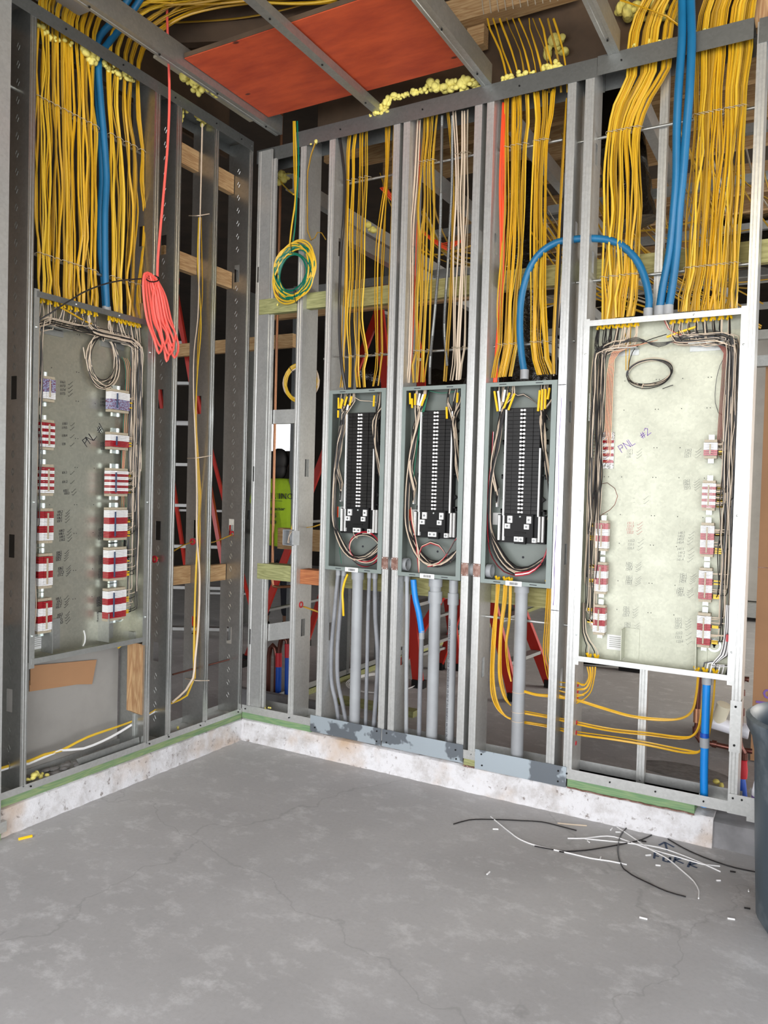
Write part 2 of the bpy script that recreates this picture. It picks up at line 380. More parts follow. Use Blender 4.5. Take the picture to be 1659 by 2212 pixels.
# bottom and top tracks
def track(F, u0, u1, z, h, label, up=True, mat='galv', name='bottom_track', fasteners=(), d0=0, d1=D):
    t = thing(name, label, 'metal track', F(u0, z, 0)); s = 1 if up else -1
    mb = MB()
    P = [(d0-.001, z+s*h), (d0-.001, z), (d1, z), (d1, z+s*h)]
    n = [F(u0, zz, dd) for dd, zz in P]
    th = .0022
    Q = [(d0-.001-th, z+s*h), (d0-.001-th, z-s*th), (d1+th, z-s*th), (d1+th, z+s*h)]
    ring = P+Q[::-1]
    mb.loft([[F(u0, zz, dd) for dd, zz in ring], [F(u1, zz, dd) for dd, zz in ring]])
    mb.build('channel', mat, t, False)
    for u in fasteners: MB().cyl(F(u, z+s*h*.5, d0-.004), F(u, z+s*h*.5, d0-.009), .004, 8).build('screw', 'black', t)
    return t
track(FL, -1.575, -.005, .161, .028, 'floor track of the left-hand wall on its green sill', fasteners=(-1.42, -.735, -.60, -.36, -.04))
track(FR, .004, .98, .169, .042, 'floor track of the right-hand wall next to the room corner', fasteners=(.03, .35))
track(FR, .982, 1.9, .167, .042, 'floor track of the right-hand wall under the second and third load centers')
track(FR, 1.925, 2.70, .172, .046, 'bright floor track below the big right-hand relay panel', fasteners=(1.96, 2.16, 2.36, 2.56))
track(FR, 2.73, 4.2, .15, .09, 'floor track running out to the right past the last stud', d0=.0)
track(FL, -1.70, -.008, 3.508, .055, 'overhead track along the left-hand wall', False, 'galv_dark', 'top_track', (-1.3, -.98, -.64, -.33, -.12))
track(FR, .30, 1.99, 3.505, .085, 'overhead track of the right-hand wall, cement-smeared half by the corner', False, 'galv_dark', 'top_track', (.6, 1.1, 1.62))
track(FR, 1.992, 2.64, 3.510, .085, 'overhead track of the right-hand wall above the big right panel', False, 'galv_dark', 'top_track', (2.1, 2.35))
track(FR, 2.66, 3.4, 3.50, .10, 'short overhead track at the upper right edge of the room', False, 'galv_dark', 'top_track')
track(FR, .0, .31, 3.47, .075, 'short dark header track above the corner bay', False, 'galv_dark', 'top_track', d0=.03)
# smeared splice plates across the sills
def floor_plate(u0, u1, z0, z1, label, holes, tilt=0):
    t = thing('floor_plate', label, 'steel plate', FR(u0, z0, -.006))
    MB().bx(lambda u, z, d: FR(u, z+(u-u0)*tilt, d), u0, u1, z0, z1, -.0075, -.0045).build('plate', 'plate' if u0 < 2 else 'galv', t, False)
    for u, z in holes: MB().cyl(FR(u, z, -.007), FR(u, z, -.0105), .0045, 8).build('screw', 'black', t)
floor_plate(.498, .955, .140, .232, 'smeared steel plate across the conduits of the leftmost load center', ((.53, .165), (.93, .215), (.93, .16)))
floor_plate(.962, 1.430, .140, .232, 'smeared steel plate in front of the two fat conduits under the middle load center', ((.99, .215), (.99, .165), (1.39, .2), (1.395, .155)))
floor_plate(1.496, 1.958, .128, .225, 'smeared steel plate below the third load center with the single fat conduit', ((1.53, .205), (1.535, .15), (1.92, .2), (1.92, .15)))
floor_plate(2.655, 4.2, .168, .252, 'clean perforated steel plate at the foot of the doorway beside the grey bin', ((2.675, .235), (2.71, .235)))
# ------------------------------------------------------------------ studs
def stud(F, u0, u1, z0, z1, label, web='R', holes=(.62, 1.22, 1.9, 2.75), d0=0, d1=D, mat='galv', emb=False, name='metal_stud', grp=None, knock=.5):
    """C stud: web at the right ('R') or left ('L') end of the flange"""
    t = thing(name, label, 'metal stud', F((u0+u1)/2, z0, 0), grp)
    uw, uf = (u1, u0) if web == 'R' else (u0, u1); s = 1 if uf > uw else -1
    lip = .008; g = .0012; wdt = abs(uf-uw)
    fr = [(uf, d0+lip), (uf, d0)] + [(uw+s*wdt*k, d0+gg) for k, gg in ((.80, 0), (.76, g), (.70, g), (.66, 0), (.40, 0), (.36, g), (.30, g), (.26, 0))] + [(uw, d0)]
    bk = [(uw, d1), (uf, d1), (uf, d1-lip)]
    m = (d0+d1)/2; hw = .019; hh = .05; mb = MB(); z = z0
    for h in sorted(holes):
        if not z0+.1 < h < z1-.15: continue
        mb.strip(fr+bk, .0018, z, h-hh, F)
        mb.strip(fr+[(uw, m-hw)], .0018, h-hh, h+hh, F); mb.strip([(uw, m+hw)]+bk, .0018, h-hh, h+hh, F); z = h+hh
    mb.strip(fr+bk, .0018, z, z1, F)
    if emb:
        em = mb; zz = z0+.1
        while zz < z1-.1:
            if all(abs(zz-h) > .08 for h in holes):
                o = uw-s*.0012
                for a, b in (((m-.009, zz), (m, zz+.016)), ((m, zz+.016), (m+.009, zz)), ((m+.009, zz), (m, zz-.016)), ((m, zz-.016), (m-.009, zz))):
                    em.tube([F(o, a[1], a[0]), F(o, b[1], b[0])], .0011, 4)
            zz += .075
    mb.build('channel', mat, t, False)
    for zz in (z0+.02, z1-.02): MB().cyl(F((u0+u1)/2, zz, d0-.001), F((u0+u1)/2, zz, d0-.006), .0035, 6).build('screw', 'galv_dark', t)
    return t
ZB, ZT = .172, 3.49
# left-hand wall
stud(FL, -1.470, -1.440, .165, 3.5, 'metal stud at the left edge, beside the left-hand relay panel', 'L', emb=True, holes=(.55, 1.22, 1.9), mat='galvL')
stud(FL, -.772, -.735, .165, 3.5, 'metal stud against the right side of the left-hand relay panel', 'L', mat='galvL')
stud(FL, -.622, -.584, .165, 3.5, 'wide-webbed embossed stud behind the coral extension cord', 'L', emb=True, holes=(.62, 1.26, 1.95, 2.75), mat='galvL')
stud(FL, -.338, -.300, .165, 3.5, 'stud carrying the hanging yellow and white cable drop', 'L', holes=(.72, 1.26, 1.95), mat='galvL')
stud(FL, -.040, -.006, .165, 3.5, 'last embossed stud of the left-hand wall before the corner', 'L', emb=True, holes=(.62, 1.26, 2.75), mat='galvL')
stud(FR, -.175, -.145, .05, 3.4, 'pale stud standing behind the corner stud of the left-hand wall', 'R', d0=-.01, d1=.08)
t = thing('metal_stud', 'bright jamb stud cropped by the left edge of the photo', 'metal stud', (0, -1.6, .05))
MB().box((.0, -1.64, .065), (.02, -1.571, 3.9)).box((-.15, -1.64, .065), (-.0, -1.638, 3.9)).build('channel', 'galv', t, False)
MB().box((-.05, -1.68, .03), (.028, -1.548, .075)).build('foot_clip', 'galv', t, False)
t = thing('sill_block', 'stub of green treated lumber on the floor at the left edge', 'wood block', (0, -1.6, 0))
MB().box((-.1, -1.69, 0.001), (.024, -1.572, .03)).build('block', 'green_silly', t, False)
# right-hand wall
t = thing('metal_stud', 'broad corner stud with its web facing the room', 'metal stud', FR(.08, ZB, 0))
mb = MB(); mb.strip([(.034, .045), (.034, .002), (.050, .002), (.053, .004), (.056, .002), (.125, .002), (.131, 0), (.131, .012)], .0018, ZB, 3.45, FR)
mb.strip([(.128, .018), (.150, .018), (.152, .03)], .0018, ZB, 3.4, FR).build('channel', 'galv', t, False)
for z in (.62, 1.58, 2.74): MB().bx(FR, .046, .052, z-.045, z+.045, -.0008, .002).build('slot', 'black', t, False)
stud(FR, .336, .374, ZB, ZT, 'ribbed stud with the yellow and green wire coil hung on it', 'R', holes=(.7, 1.62, 2.75))
stud(FR, .529, .566, ZB, ZT, 'stud on the left of the leftmost load center', 'R', holes=(.7, 2.85))
stud(FR, .931, .968, ZB, ZT, 'stud on the right of the leftmost load center', 'R')
stud(FR, .990, 1.027, ZB, ZT, 'stud on the left of the middle load center', 'R')
stud(FR, 1.390, 1.428, ZB, ZT, 'stud on the right of the middle load center', 'R')
stud(FR, 1.455, 1.491, ZB, ZT, 'stud on the left of the third load center', 'R')
ts_ = stud(FR, 1.857, 1.896, ZB, ZT, 'stud with purple marker lines on the right of the third load center', 'R')
for a_, b_, c_ in ((1.40, 1.96, 1.872), (.98, 1.36, 1.868)): MB().tube([FR(c_+.003*math.sin(k), a_+(b_-a_)*k/8, -.0008) for k in range(9)], .0011, 4).build('marker_line', 'inkp', ts_)
for z_ in (.955, 2.02): MB().bx(FR, 1.858, 1.895, z_, z_+.003, -.0018, -.0008).build('marker_tick', 'ink', ts_, False)
stud(FR, 1.940, 1.980, ZB, ZT, 'stud on the left of the big right-hand relay panel', 'R', holes=(2.6, 3.1))
stud(FR, 2.655, 2.690, ZB, ZT, 'bright stud on the right of the big right-hand relay panel', 'R', holes=())
u = WU(1388, 1550, .12)
stud(FR, u-.017, u+.017, ZB, .735, 'short middle stud below the big right-hand relay panel', 'R', d0=.11, holes=())
stud(FR, u-.017, u+.017, 2.31, ZT, 'middle stud behind the blue conduits above the big right-hand relay panel', 'R', d0=.11, holes=())
t = thing('stud_splice', 'short sleeve screwed round the stud beside the doorway', 'metal sleeve', FR(2.67, .43, 0))
MB().strip([(2.652, .0), (2.652, -.003), (2.694, -.003), (2.694, .06)], .002, .43, .65, FR).build('sleeve', 'galv', t, False)
for z in (.46, .625): MB().cyl(FR(2.672, z, -.004), FR(2.672, z, -.008), .005, 8).build('screw', 'black', t)
# rusty nail plates
for u, lab in ((.949, 'leftmost rusty nail plate, right of the leftmost load center'), (1.008, 'rusty nail plate just left of the middle load center'), (1.409, 'rusty nail plate right of the middle load center'), (1.474, 'rusty nail plate just left of the third load center')):
    t = thing('nail_plate', lab, 'nail plate', FR(u, 1.08, -.004)); MB().bx(FR, u-.019, u+.019, 1.085, 1.15, -.005, -.002).build('plate', 'rust', t, False)
    for a in (-.014, .014):
        for z in (1.09, 1.145): MB().sphere(FR(u+a, z, -.006), .003, 5).build('nail', 'chrome', t)
# ------------------------------------------------------------------ wood blocking
def block(F, u0, u1, z0, z1, d0, d1, mat, label, name='wood_block'):
    o = MB().bx(F, u0, u1, z0, z1, d0, d1).build(name, mat, None, False); return tag(o, label, 'wood blocking')
block(FR, .066, .334, 2.505, 2.592, -.004, .036, 'green_wood', 'green treated block notched in at the corner, under the wire coil')
block(FR, .3735, .5295, 2.52, 2.608, .035, .075, 'green_wood', 'green treated block between the coil stud and the leftmost load center, upper')
block(FR, .094, .334, .968, 1.058, -.003, .088, 'green_wood', 'thick green treated block low in the corner bay')
block(FR, .3735, .5295, .957, 1.040, .035, .12, 'red_wood', 'reddish block low beside the leftmost load center')
block(FR, .45, 3.3, 2.535, 2.635, D+.006, D+.045, 'beamw', 'long pale beam across the back of the right-hand wall, upper', 'wood_beam')
block(FR, .60, 1.9, .94, 1.035, D+.006, D+.045, 'beamw', 'long greenish beam behind the conduits below the load centers', 'wood_beam')
block(FL, -.584, -.34, 3.235, 3.345, D-.042, D-.004, 'woody', 'pine block high in the left-hand wall, left of the cable drop')
block(FL, -.298, -.045, 3.215, 3.325, D-.042, D-.004, 'woody', 'pine block high in the left-hand wall, right of the cable drop')
block(FL, -.584, -.34, 2.67, 2.765, D-.042, D-.004, 'woody', 'pine block at two thirds height, left of the cable drop')
block(FL, -.298, -.045, 2.665, 2.76, D-.042, D-.004, 'woody', 'pine block at two thirds height, right of the cable drop')
block(FL, -.584, -.34, .955, 1.055, D-.042, D-.004, 'woody', 'low pine block left of the cable drop')
block(FL, -.298, -.045, .948, 1.042, D-.042, D-.004, 'woody', 'low pine block right of the cable drop')
# flat tracks bridging the corner bay
for z0, z1, lab in ((1.895-.02, 1.955, 'small crosswise track at head height in the corner bay'), (.60, .70, 'tilted crosswise track low in the corner bay')):
    tl = .11 if z0 < 1 else 0
    o = MB().bx(lambda u, z, d: FR(u, z+(u-.15)*tl*2, d), .155, .334, z0, z1, .035, .06).build('cross_track', 'galv', None, False); tag(o, lab, 'metal track')
# ------------------------------------------------------------------ ceiling framing
def joist(x, w_, z0, z1, label, mat='galv2', hat=False, y0=-3.4, y1=-.004):
    t = thing('ceiling_joist', label, 'metal joist', (x, y1, z0))
    mb = MB()
    F = lambda u, z, d: Vector((u, z, d))
    poly = [(x-w_, z0+.012), (x-w_, z0), (x-w_*.7, z0), (x-w_*.66, z0+.003), (x-w_*.34, z0+.003), (x-w_*.3, z0), (x, z0), (x, z1), (x-w_, z1)] if not hat else [(x-w_, z1), (x-w_, z0), (x, z0), (x, z1)]
    mb.strip(poly, .0025, y0, y1, F).build('channel', mat, t, False)
    for k in range(6): MB().cyl((x-w_/2, y1-.12-k*.4, z0), (x-w_/2, y1-.12-k*.4, z0-.005), .005, 6).build('screw', 'black', t)
joist(.205, .045, 3.515, 3.615, 'ceiling joist between the left-hand cable curtain and the red plywood')
joist(.850, .042, 3.505, 3.545, 'flat ceiling strip crossing under the red plywood', hat=True)
joist(1.475, .05, 3.505, 3.60, 'ceiling joist along the right edge of the red plywood')
joist(2.09, .05, 3.505, 3.60, 'ceiling joist at the top right above the second cable group')
t = thing('plywood_sheet', 'red-painted plywood sheet laid over the ceiling joists', 'plywood', (.8, -.4, 3.55))
MB().box((.21, -.79, 3.552), (1.425, -.14, 3.58)).build('board', 'ply', t, False)
MB().box((.21, -.793, 3.556), (1.425, -.7905, 3.578)).build('edge', 'brown', t, False)
tag(MB().box((.012, -.80, 3.60), (.155, -.06, 3.612)).build('gypsum_strip', 'board_y', None, False), 'cream gypsum strip beside the corner at ceiling level', 'board')
tag(MB().box((-.14, -1.55, 3.62), (.155, -1.18, 3.632)).build('gypsum_strip', 'board', None, False), 'dull grey board scrap above the left-hand track', 'board')
# sheathing and timbers above the right-hand wall
struct('wall_upper', MB().box((.32, D+.03, 3.51), (3.6, D+.06, 4.39)), 'brown')
struct('wall_upper_left', MB().box((-.30, -2.2, 3.51), (-.28, .1, 4.39)), 'brown')
def timber(a, b, hgt, wid, mat, label):
    a = Vector(a); b = Vector(b); e = (b-a).normalized(); n = Vector((0, 0, 1)).cross(e).normalized()*wid/2; k = Vector((0, 0, hgt))
    mb = MB(); mb.loft([[a-n, a+n, a+n+k, a-n+k], [b-n, b+n, b+n+k, b-n+k]])
    return tag(mb.build('timber', mat, None, False), label, 'timber')
timber((1.02, .06, 3.865), (1.86, .06, 3.865), .12, .10, 'wood', 'pine header with stapled cables at the top of the photo')
timber((.95, -.1, 4.0), (1.9, -.1, 4.0), .14, .05, 'wood', 'second pine timber above the stapled header')
timber((2.03, -2.6, 3.61), (2.03, .10, 3.61), .09, .04, 'woody', 'brown timber lying along the upper right joist')
timber((W(1014, 80, .10).x, .10, 3.76), (W(1050, 80, .10).x, .10, 3.76), .10, .06, 'wood', 'end-grain stub of timber above the right edge of the plywood')
timber((2.62, .12, 3.52), (2.70, .12, 3.52), .5, .05, 'woodz', 'upright pine stub at the top right corner')
timber((-.1, -1.0, 4.12), (2.9, -1.3, 4.12), .16, .06, 'brown', 'dark rafter over the plywood')
timber((-.4, -2.2, 4.12), (2.9, -2.5, 4.12), .16, .06, 'brown', 'dark rafter nearest the viewer')
timber((-.25, -.6, 3.82), (.95, -.1, 3.82), .20, .05, 'brown', 'dark timber seen past the left end of the plywood')
# ================================================================== relay panels
def tstrip(F, parent, ua, ub, z0, z1, pat, side, jump=None, label=None):
    """one rail of relay terminals; pat = list of (material, height share); side = the side its wires leave on (-1 left, 1 right)"""
    r = MB().bx(F, ua+(ub-ua)*.30, ub-(ub-ua)*.30, z0-.018, z1+.022, .062, .068)
    r.bx(F, ua+(ub-ua)*.30, ua+(ub-ua)*.36, z0-.018, z1+.022, .055, .062).bx(F, ub-(ub-ua)*.36, ub-(ub-ua)*.30, z0-.018, z1+.022, .055, .062)
    root = r.build('rail', 'chrome', parent, False)
    if label: root['label'] = label
    for za, zb in ((z1-.012, z1), (z0, z0+.012)):
        MB().bx(F, ua+.002, ub-.002, za, zb, .03, .066).cyl(F(ub-.02, (za+zb)/2, .03), F(ub-.02, (za+zb)/2, .028), .004, 8).build('end_clamp', 'tan', root, False)
    tot = sum(p[1] for p in pat); z = z1-.013; H = z1-z0-.026
    for mat, hgt in pat:
        h = H*hgt/tot; n = max(1, round(h/.0072)); mb = MB()
        for k in range(n):
            a = z-h*(k+1)/n+.0005; b = z-h*k/n-.0005
            mb.bx(F, ua, ub, a, b, .026, .064); w_ = ub-ua
            mb.bx(F, ua+w_*.30, ub-w_*.30, a+.0006, b-.0006, .018, .026)
        mb.build('terminal_block', mat, root, False); z -= h
    u = ua+(ub-ua)*(.5 if jump is None else jump)
    MB().bx(F, u-.0028, u+.0028, z0+.02, z1-.02, .013, .018).build('jumper_bar', 'inkb' if jump is not None else 'tan', root, False)
    return root
def relay_panel(F, nm, u0, u1, z0, z1, mat, label, strips, dark=False):
    t = thing('relay_panel', label, 'electrical panel', F(u0, z0, 0)); dp = .10
    mb = MB(); th = .0025
    mb.bx(F, u0, u1, z0, z1, dp-th, dp)
    mb.bx(F, u0, u0+th, z0, z1, 0, dp).bx(F, u1-th, u1, z0, z1, 0, dp)
    mb.bx(F, u0, u1, z0, z0+th, 0, dp).bx(F, u0, u1, z1-th, z1, 0, dp)
    mb.build('back_box', mat, t, False)
    rim = 'galv2' if dark else 'galv'
    MB().bx(F, u0-.012, u0+.014, z0-.022, z1+.012, -.004, -.001).build('side_flange', rim, t, False)
    MB().bx(F, u1-.014, u1+.014, z0-.022, z1+.012, -.004, -.001).build('side_flange', rim, t, False)
    MB().bx(F, u0, u1, z1-.022, z1+.004, -.006, -.002).build('top_lip', 'galv_dark' if dark else 'galv', t, False)
    MB().bx(F, u0, u1, z0-.004, z0+.020, -.006, -.002).build('bottom_lip', rim, t, False)
    for uu, zz in ((u0+.2, z1-.009), (u1-.2, z1-.009), (u0, z1-.15), (u0, z0+.7), (u0, z0+.12), (u1, z1-.15), (u1, z0+.7), (u1, z0+.12)):
        MB().sphere(F(uu, zz, -.005), .005, 5).build('screw', 'chrome', t)
    W_ = u1-u0
    bm = MB()
    for a in (.12, .15, .24, .45, .47, .62, .78, .80):
        for k in range(9):
            z = z0+.22+k*.155+(.0 if k % 2 else .02)
            if z < z1-.1: bm.cyl(F(u0+W_*a, z, dp-th-.0003), F(u0+W_*a, z, dp-th-.0009), .0022, 6)
    bm.build('screw_holes', 'ink', t, False)
    for a, b in ((.13, .33), (.66, .88)):
        MB().bx(F, u0+W_*a, u0+W_*b, z1-.125, z1-.122, .03, dp-th).bx(F, u0+W_*a, u0+W_*b, z1-.150, z1-.122, dp-th-.004, dp-th-.001).build('top_bracket', 'galv2', t, False)
    for a in ((.30, .40), (.78, .84)) if not dark else ((.19, .34), (.68, .82)):
        MB().bx(F, u0+W_*a[0], u0+W_*a[1], z0+.02, z0+.16, dp-th-.004, dp-th-.001).bx(F, u0+W_*a[0]-.001, u0+W_*a[0]+.002, z0+.02, z0+.16, .02, dp-th).build('mounting_bracket', 'galv2' if dark else mat, t, False)
    for a in ((.10, .18), (.88, .125)):
        c = F(u0+W_*a[0], z0+a[1], 0); u_, z_ = u0+W_*a[0], z0+a[1]
        ring = MB(); ring.loft([[F(u_+r*math.cos(q*math.pi/12), z_+r*math.sin(q*math.pi/12), d) for q in range(24)] for r, d in ((.030, dp-.004), (.030, dp-.010), (.022, dp-.010), (.022, dp-.004))], closed=True)
        rg = ring.build('keyhole_boss', 'chrome', t)
        MB().cyl(F(u_, z_+.004, dp-.0035), F(u_, z_+.004, dp-.0045), .009, 10).bx(F, u_-.004, u_+.004, z_-.012, z_+.004, dp-.0045, dp-.0035).build('keyhole', 'black', rg, False)
    lb = (.03, .24, .035, .105) if dark else (.18, .36, .05, .12)
    p = MB().bx(F, u0+W_*lb[0], u0+W_*lb[1], z0+lb[2], z0+lb[3], dp-.0052, dp-.0042).build('rating_label', 'paint', t, False)
    k = MB(); 
    for q in range(6): k.bx(F, u0+W_*(lb[0]+.015), u0+W_*(lb[1]-.015-.02*(q % 3)), z0+lb[3]-.012-q*.009, z0+lb[3]-.009-q*.009, dp-.0056, dp-.0053)
    k.build('label_lines', 'inkg', p, False)
    return t, dp
RW = [('redb', 1), ('white', 1.15), ('redb', 1), ('white', 1.15)]; WR = [('white', 1.15), ('redb', 1), ('white', 1.15), ('redb', 1)]
thinRW = [('red', 1), ('white', 1)]*4; thinWR = [('white', 1), ('red', .8)]*4
# left-hand panel --------------------------------------------------
L0, L1, LZ0, LZ1 = -1.424, -.778, .712, 2.312
pl, dp = relay_panel(FL, 'l', L0, L1, LZ0, LZ1, 'pan', 'left-hand relay panel with PNL. #1 in marker and red and white terminals', None, True)
LS, RS = [], []
for ya, yb, pat in ((813, 868, [('purp', 2), ('white', 1)]), (907, 972, thinRW), (1003, 1071, thinRW), (1098, 1173, RW), (1195, 1270, RW), (1291, 1366, RW)):
    z1_, z0_ = VZ(98, ya, .045), VZ(98, yb, .045); tstrip(FL, pl, -1.373, -1.300, z0_, z1_, pat, -1); LS.append((z0_, z1_, pat))
for ya, yb, pat in ((843, 892, [('white', 1), ('purp', 1.4)]), (935, 972, [('white', 1), ('redb', 1)]), (1012, 1072, thinWR), (1096, 1166, WR), (1181, 1252, WR), (1268, 1337, WR)):
    z1_, z0_ = VZ(258, ya, .045), VZ(258, yb, .045); tstrip(FL, pl, -.990, -.875, z0_, z1_, pat, 1, .25); RS.append((z0_, z1_, pat))
F3 = lambda x, y, z: FL(x, y, dp-.003-z)
a = V(187, 960, dp); b = V(225, 918, dp)
scrawl(MB(), 'PNL.#1', a[1], a[2]-.012, .040, math.atan2(b[2]-a[2], b[1]-a[1])*.95, F3, .0030, .62).build('marker_writing', 'ink', pl, False)
def notes(F, parent, blocks, dpt, mat='ink'):
    f3 = lambda x, y, z: F(x, y, dpt-.003-z)
    for (px, py0, py1, n, marks) in blocks:
        P = (V if F is FL else W); a = P(px, py0, dpt); b = P(px, py1, dpt); ui = 1 if F is FL else 0
        for k in range(n):
            t_ = k/max(1, n-1); z = a[2]*(1-t_)+b[2]*t_; u = a[ui]+jit(.003)
            text_mesh(marks[k % len(marks)], .0165, lambda x, y, zz, u=u, z=z: f3(u+x, z+y+.12*x, zz), mat, 'circuit_note', parent, sp=.85)
            mb = strokes(MB(), [[(u+.046, z+.002), (u+.051, z-.001), (u+.070, z+.016)]], f3, .0014); mb.build('check_mark', mat, parent, False)
notes(FL, pl, [(129, 828, 853, 4, ['116.1', '117.3', '117.4', '117.5']), (133, 918, 927, 2, ['118.1', '119.5']), (133, 944, 962, 2, ['118.4', '120']), (133, 1024, 1044, 2, ['101.1', '101.2']), (136, 1063, 1069, 2, ['103.1', '103.2']),
               (122, 1109, 1129, 4, ['105.2', '105.3', '106.1', '107.1']), (126, 1150, 1170, 4, ['108.2', '108.1', '109.1', '110.2']), (120, 1197, 1213, 4, ['104.1', '104.2', '104.3', '105.1']), (124, 1231, 1246, 4, ['106.1', '111.1', '111.3', '111.2']),
               (120, 1297, 1315, 4, ['105.1', '101.1', '101.2', '102.1']), (122, 1332, 1350, 4, ['102.2', '103.1', '107.2', '103.3'])], dp)
notes(FL, pl, [(215, 864, 878, 3, ['118.1', '118.5', '117.6']), (216, 960, 972, 3, ['113.3', '113.2', '113.1']), (211, 1147, 1167, 4, ['121.4', '121.3', '121.2', '121.1']), (211, 1205, 1220, 4, ['115.1', '115.2', '115.3', '115.4']), (211, 1233, 1250, 4, ['113.1', '113.3', '113.2', '113.4']),
               (208, 1295, 1311, 4, ['103.2', '104.1', '104.2', '105.2']), (208, 1327, 1344, 4, ['105.1', '106.2', '106.1', '105.3'])], dp)
MB().tube(spline([V(181, 1362, dp-.006), V(184, 1375, dp-.006), V(183, 1388, dp-.006), V(179, 1396, dp-.006)], .01), .0035, 6).build('white_wire_scrap', 'paint', pl)
# right-hand panel ---------------------------------------------------
R0, R1, RZ0, RZ1 = 1.983, 2.648, .735, 2.306
pr, dp = relay_panel(FR, 'r', R0, R1, RZ0, RZ1, 'pan2', 'big bright right-hand relay panel with PNL #2 in purple marker', None)
RL, RR = [], []
for ya, yb, px, pat in ((1124, 1190, 1304, RW), (1214, 1283, 1301, RW), (1306, 1371, 1299, RW)):
    z1_, z0_ = WZ(px, ya, .045), WZ(px, yb, .045); tstrip(FR, pr, 2.050, 2.105, z0_, z1_, pat, -1); RL.append((z0_, z1_, pat))
for ya, yb, px, pat in ((950, 991, 1538, [('white', 1.3), ('red', 1)]), (1038, 1103, 1534, thinWR), (1129, 1203, 1530, WR), (1226, 1300, 1526, WR), (1323, 1398, 1522, WR)):
    z1_, z0_ = WZ(px, ya, .045), WZ(px, yb, .045); tstrip(FR, pr, 2.503, 2.558, z0_, z1_, pat, 1); RR.append((z0_, z1_, pat))
z1_, z0_ = WZ(1304, 933, .08), WZ(1304, 1012, .08); q = MB().bx(FR, 2.048, 2.105, z0_, z1_, .090, .094).build('foil_backing', 'foil', pr, False)
for k in range(4):
    z = z1_-.045-k*.031; MB().bx(FR, 2.050, 2.104, z-.006, z+.006, .085, .090).build('red_relay', 'red', q, False)
    if k < 3: MB().bx(FR, 2.050, 2.104, z-.022, z-.009, .086, .090).build('white_relay', 'white', q, False)
a = W(1344, 972, dp); b = W(1398, 932, dp); F3 = lambda x, y, z: FR(x, y, dp-.003-z)
scrawl(MB(), 'PNL #2', a[0], a[2]-.012, .034, math.atan2(b[2]-a[2], b[0]-a[0])*.92, F3, .0028, .80).build('marker_writing', 'inkp', pr, False)
notes(FR, pr, [(1352, 977, 990, 3, ['137.1', '136.1', '135']), (1479, 976, 989, 3, ['124.3', '124.2', '125.1']), (1476, 1042, 1058, 4, ['126.1', '126.2', '127.1', '127.2']), (1367, 1087, 1078, 2, ['--', '--'])], dp, 'inkg')
notes(FR, pr, [(1354, 1133, 1153, 4, ['131.1', '131.3', '132.1', '132.2'])], dp, 'inkr')
notes(FR, pr, [(1355, 1171, 1187, 3, ['133.2', '133.1', '133.3']), (1352, 1219, 1233, 4, ['134.1', '134.2', '134.3', '134.4']), (1351, 1249, 1263, 4, ['132.1', '132.2', '132.4', '132.3']), (1463, 1154, 1175, 4, ['140.1', '140.2', '140.3', '140.4']), (1463, 1189, 1212, 4, ['141.1', '141.2', '141.3', '141.4']),
               (1467, 1244, 1259, 4, ['142.1', '142.2', '142.3', '142.4']), (1462, 1274, 1288, 4, ['143.1', '143.2', '143.3', '143.4'])], dp, 'inkg')
notes(FR, pr, [(1345, 1315, 1332, 4, ['125.1', '125.2', '125.3', '125.4']), (1347, 1349, 1366, 4, ['126.1', '126.2', '126.3', '113.3']), (1458, 1340, 1358, 4, ['127.1', '127.2', '127.3', '127.4']), (1459, 1370, 1388, 3, ['123.2', '123.3', '123.4'])], dp, 'inkg')
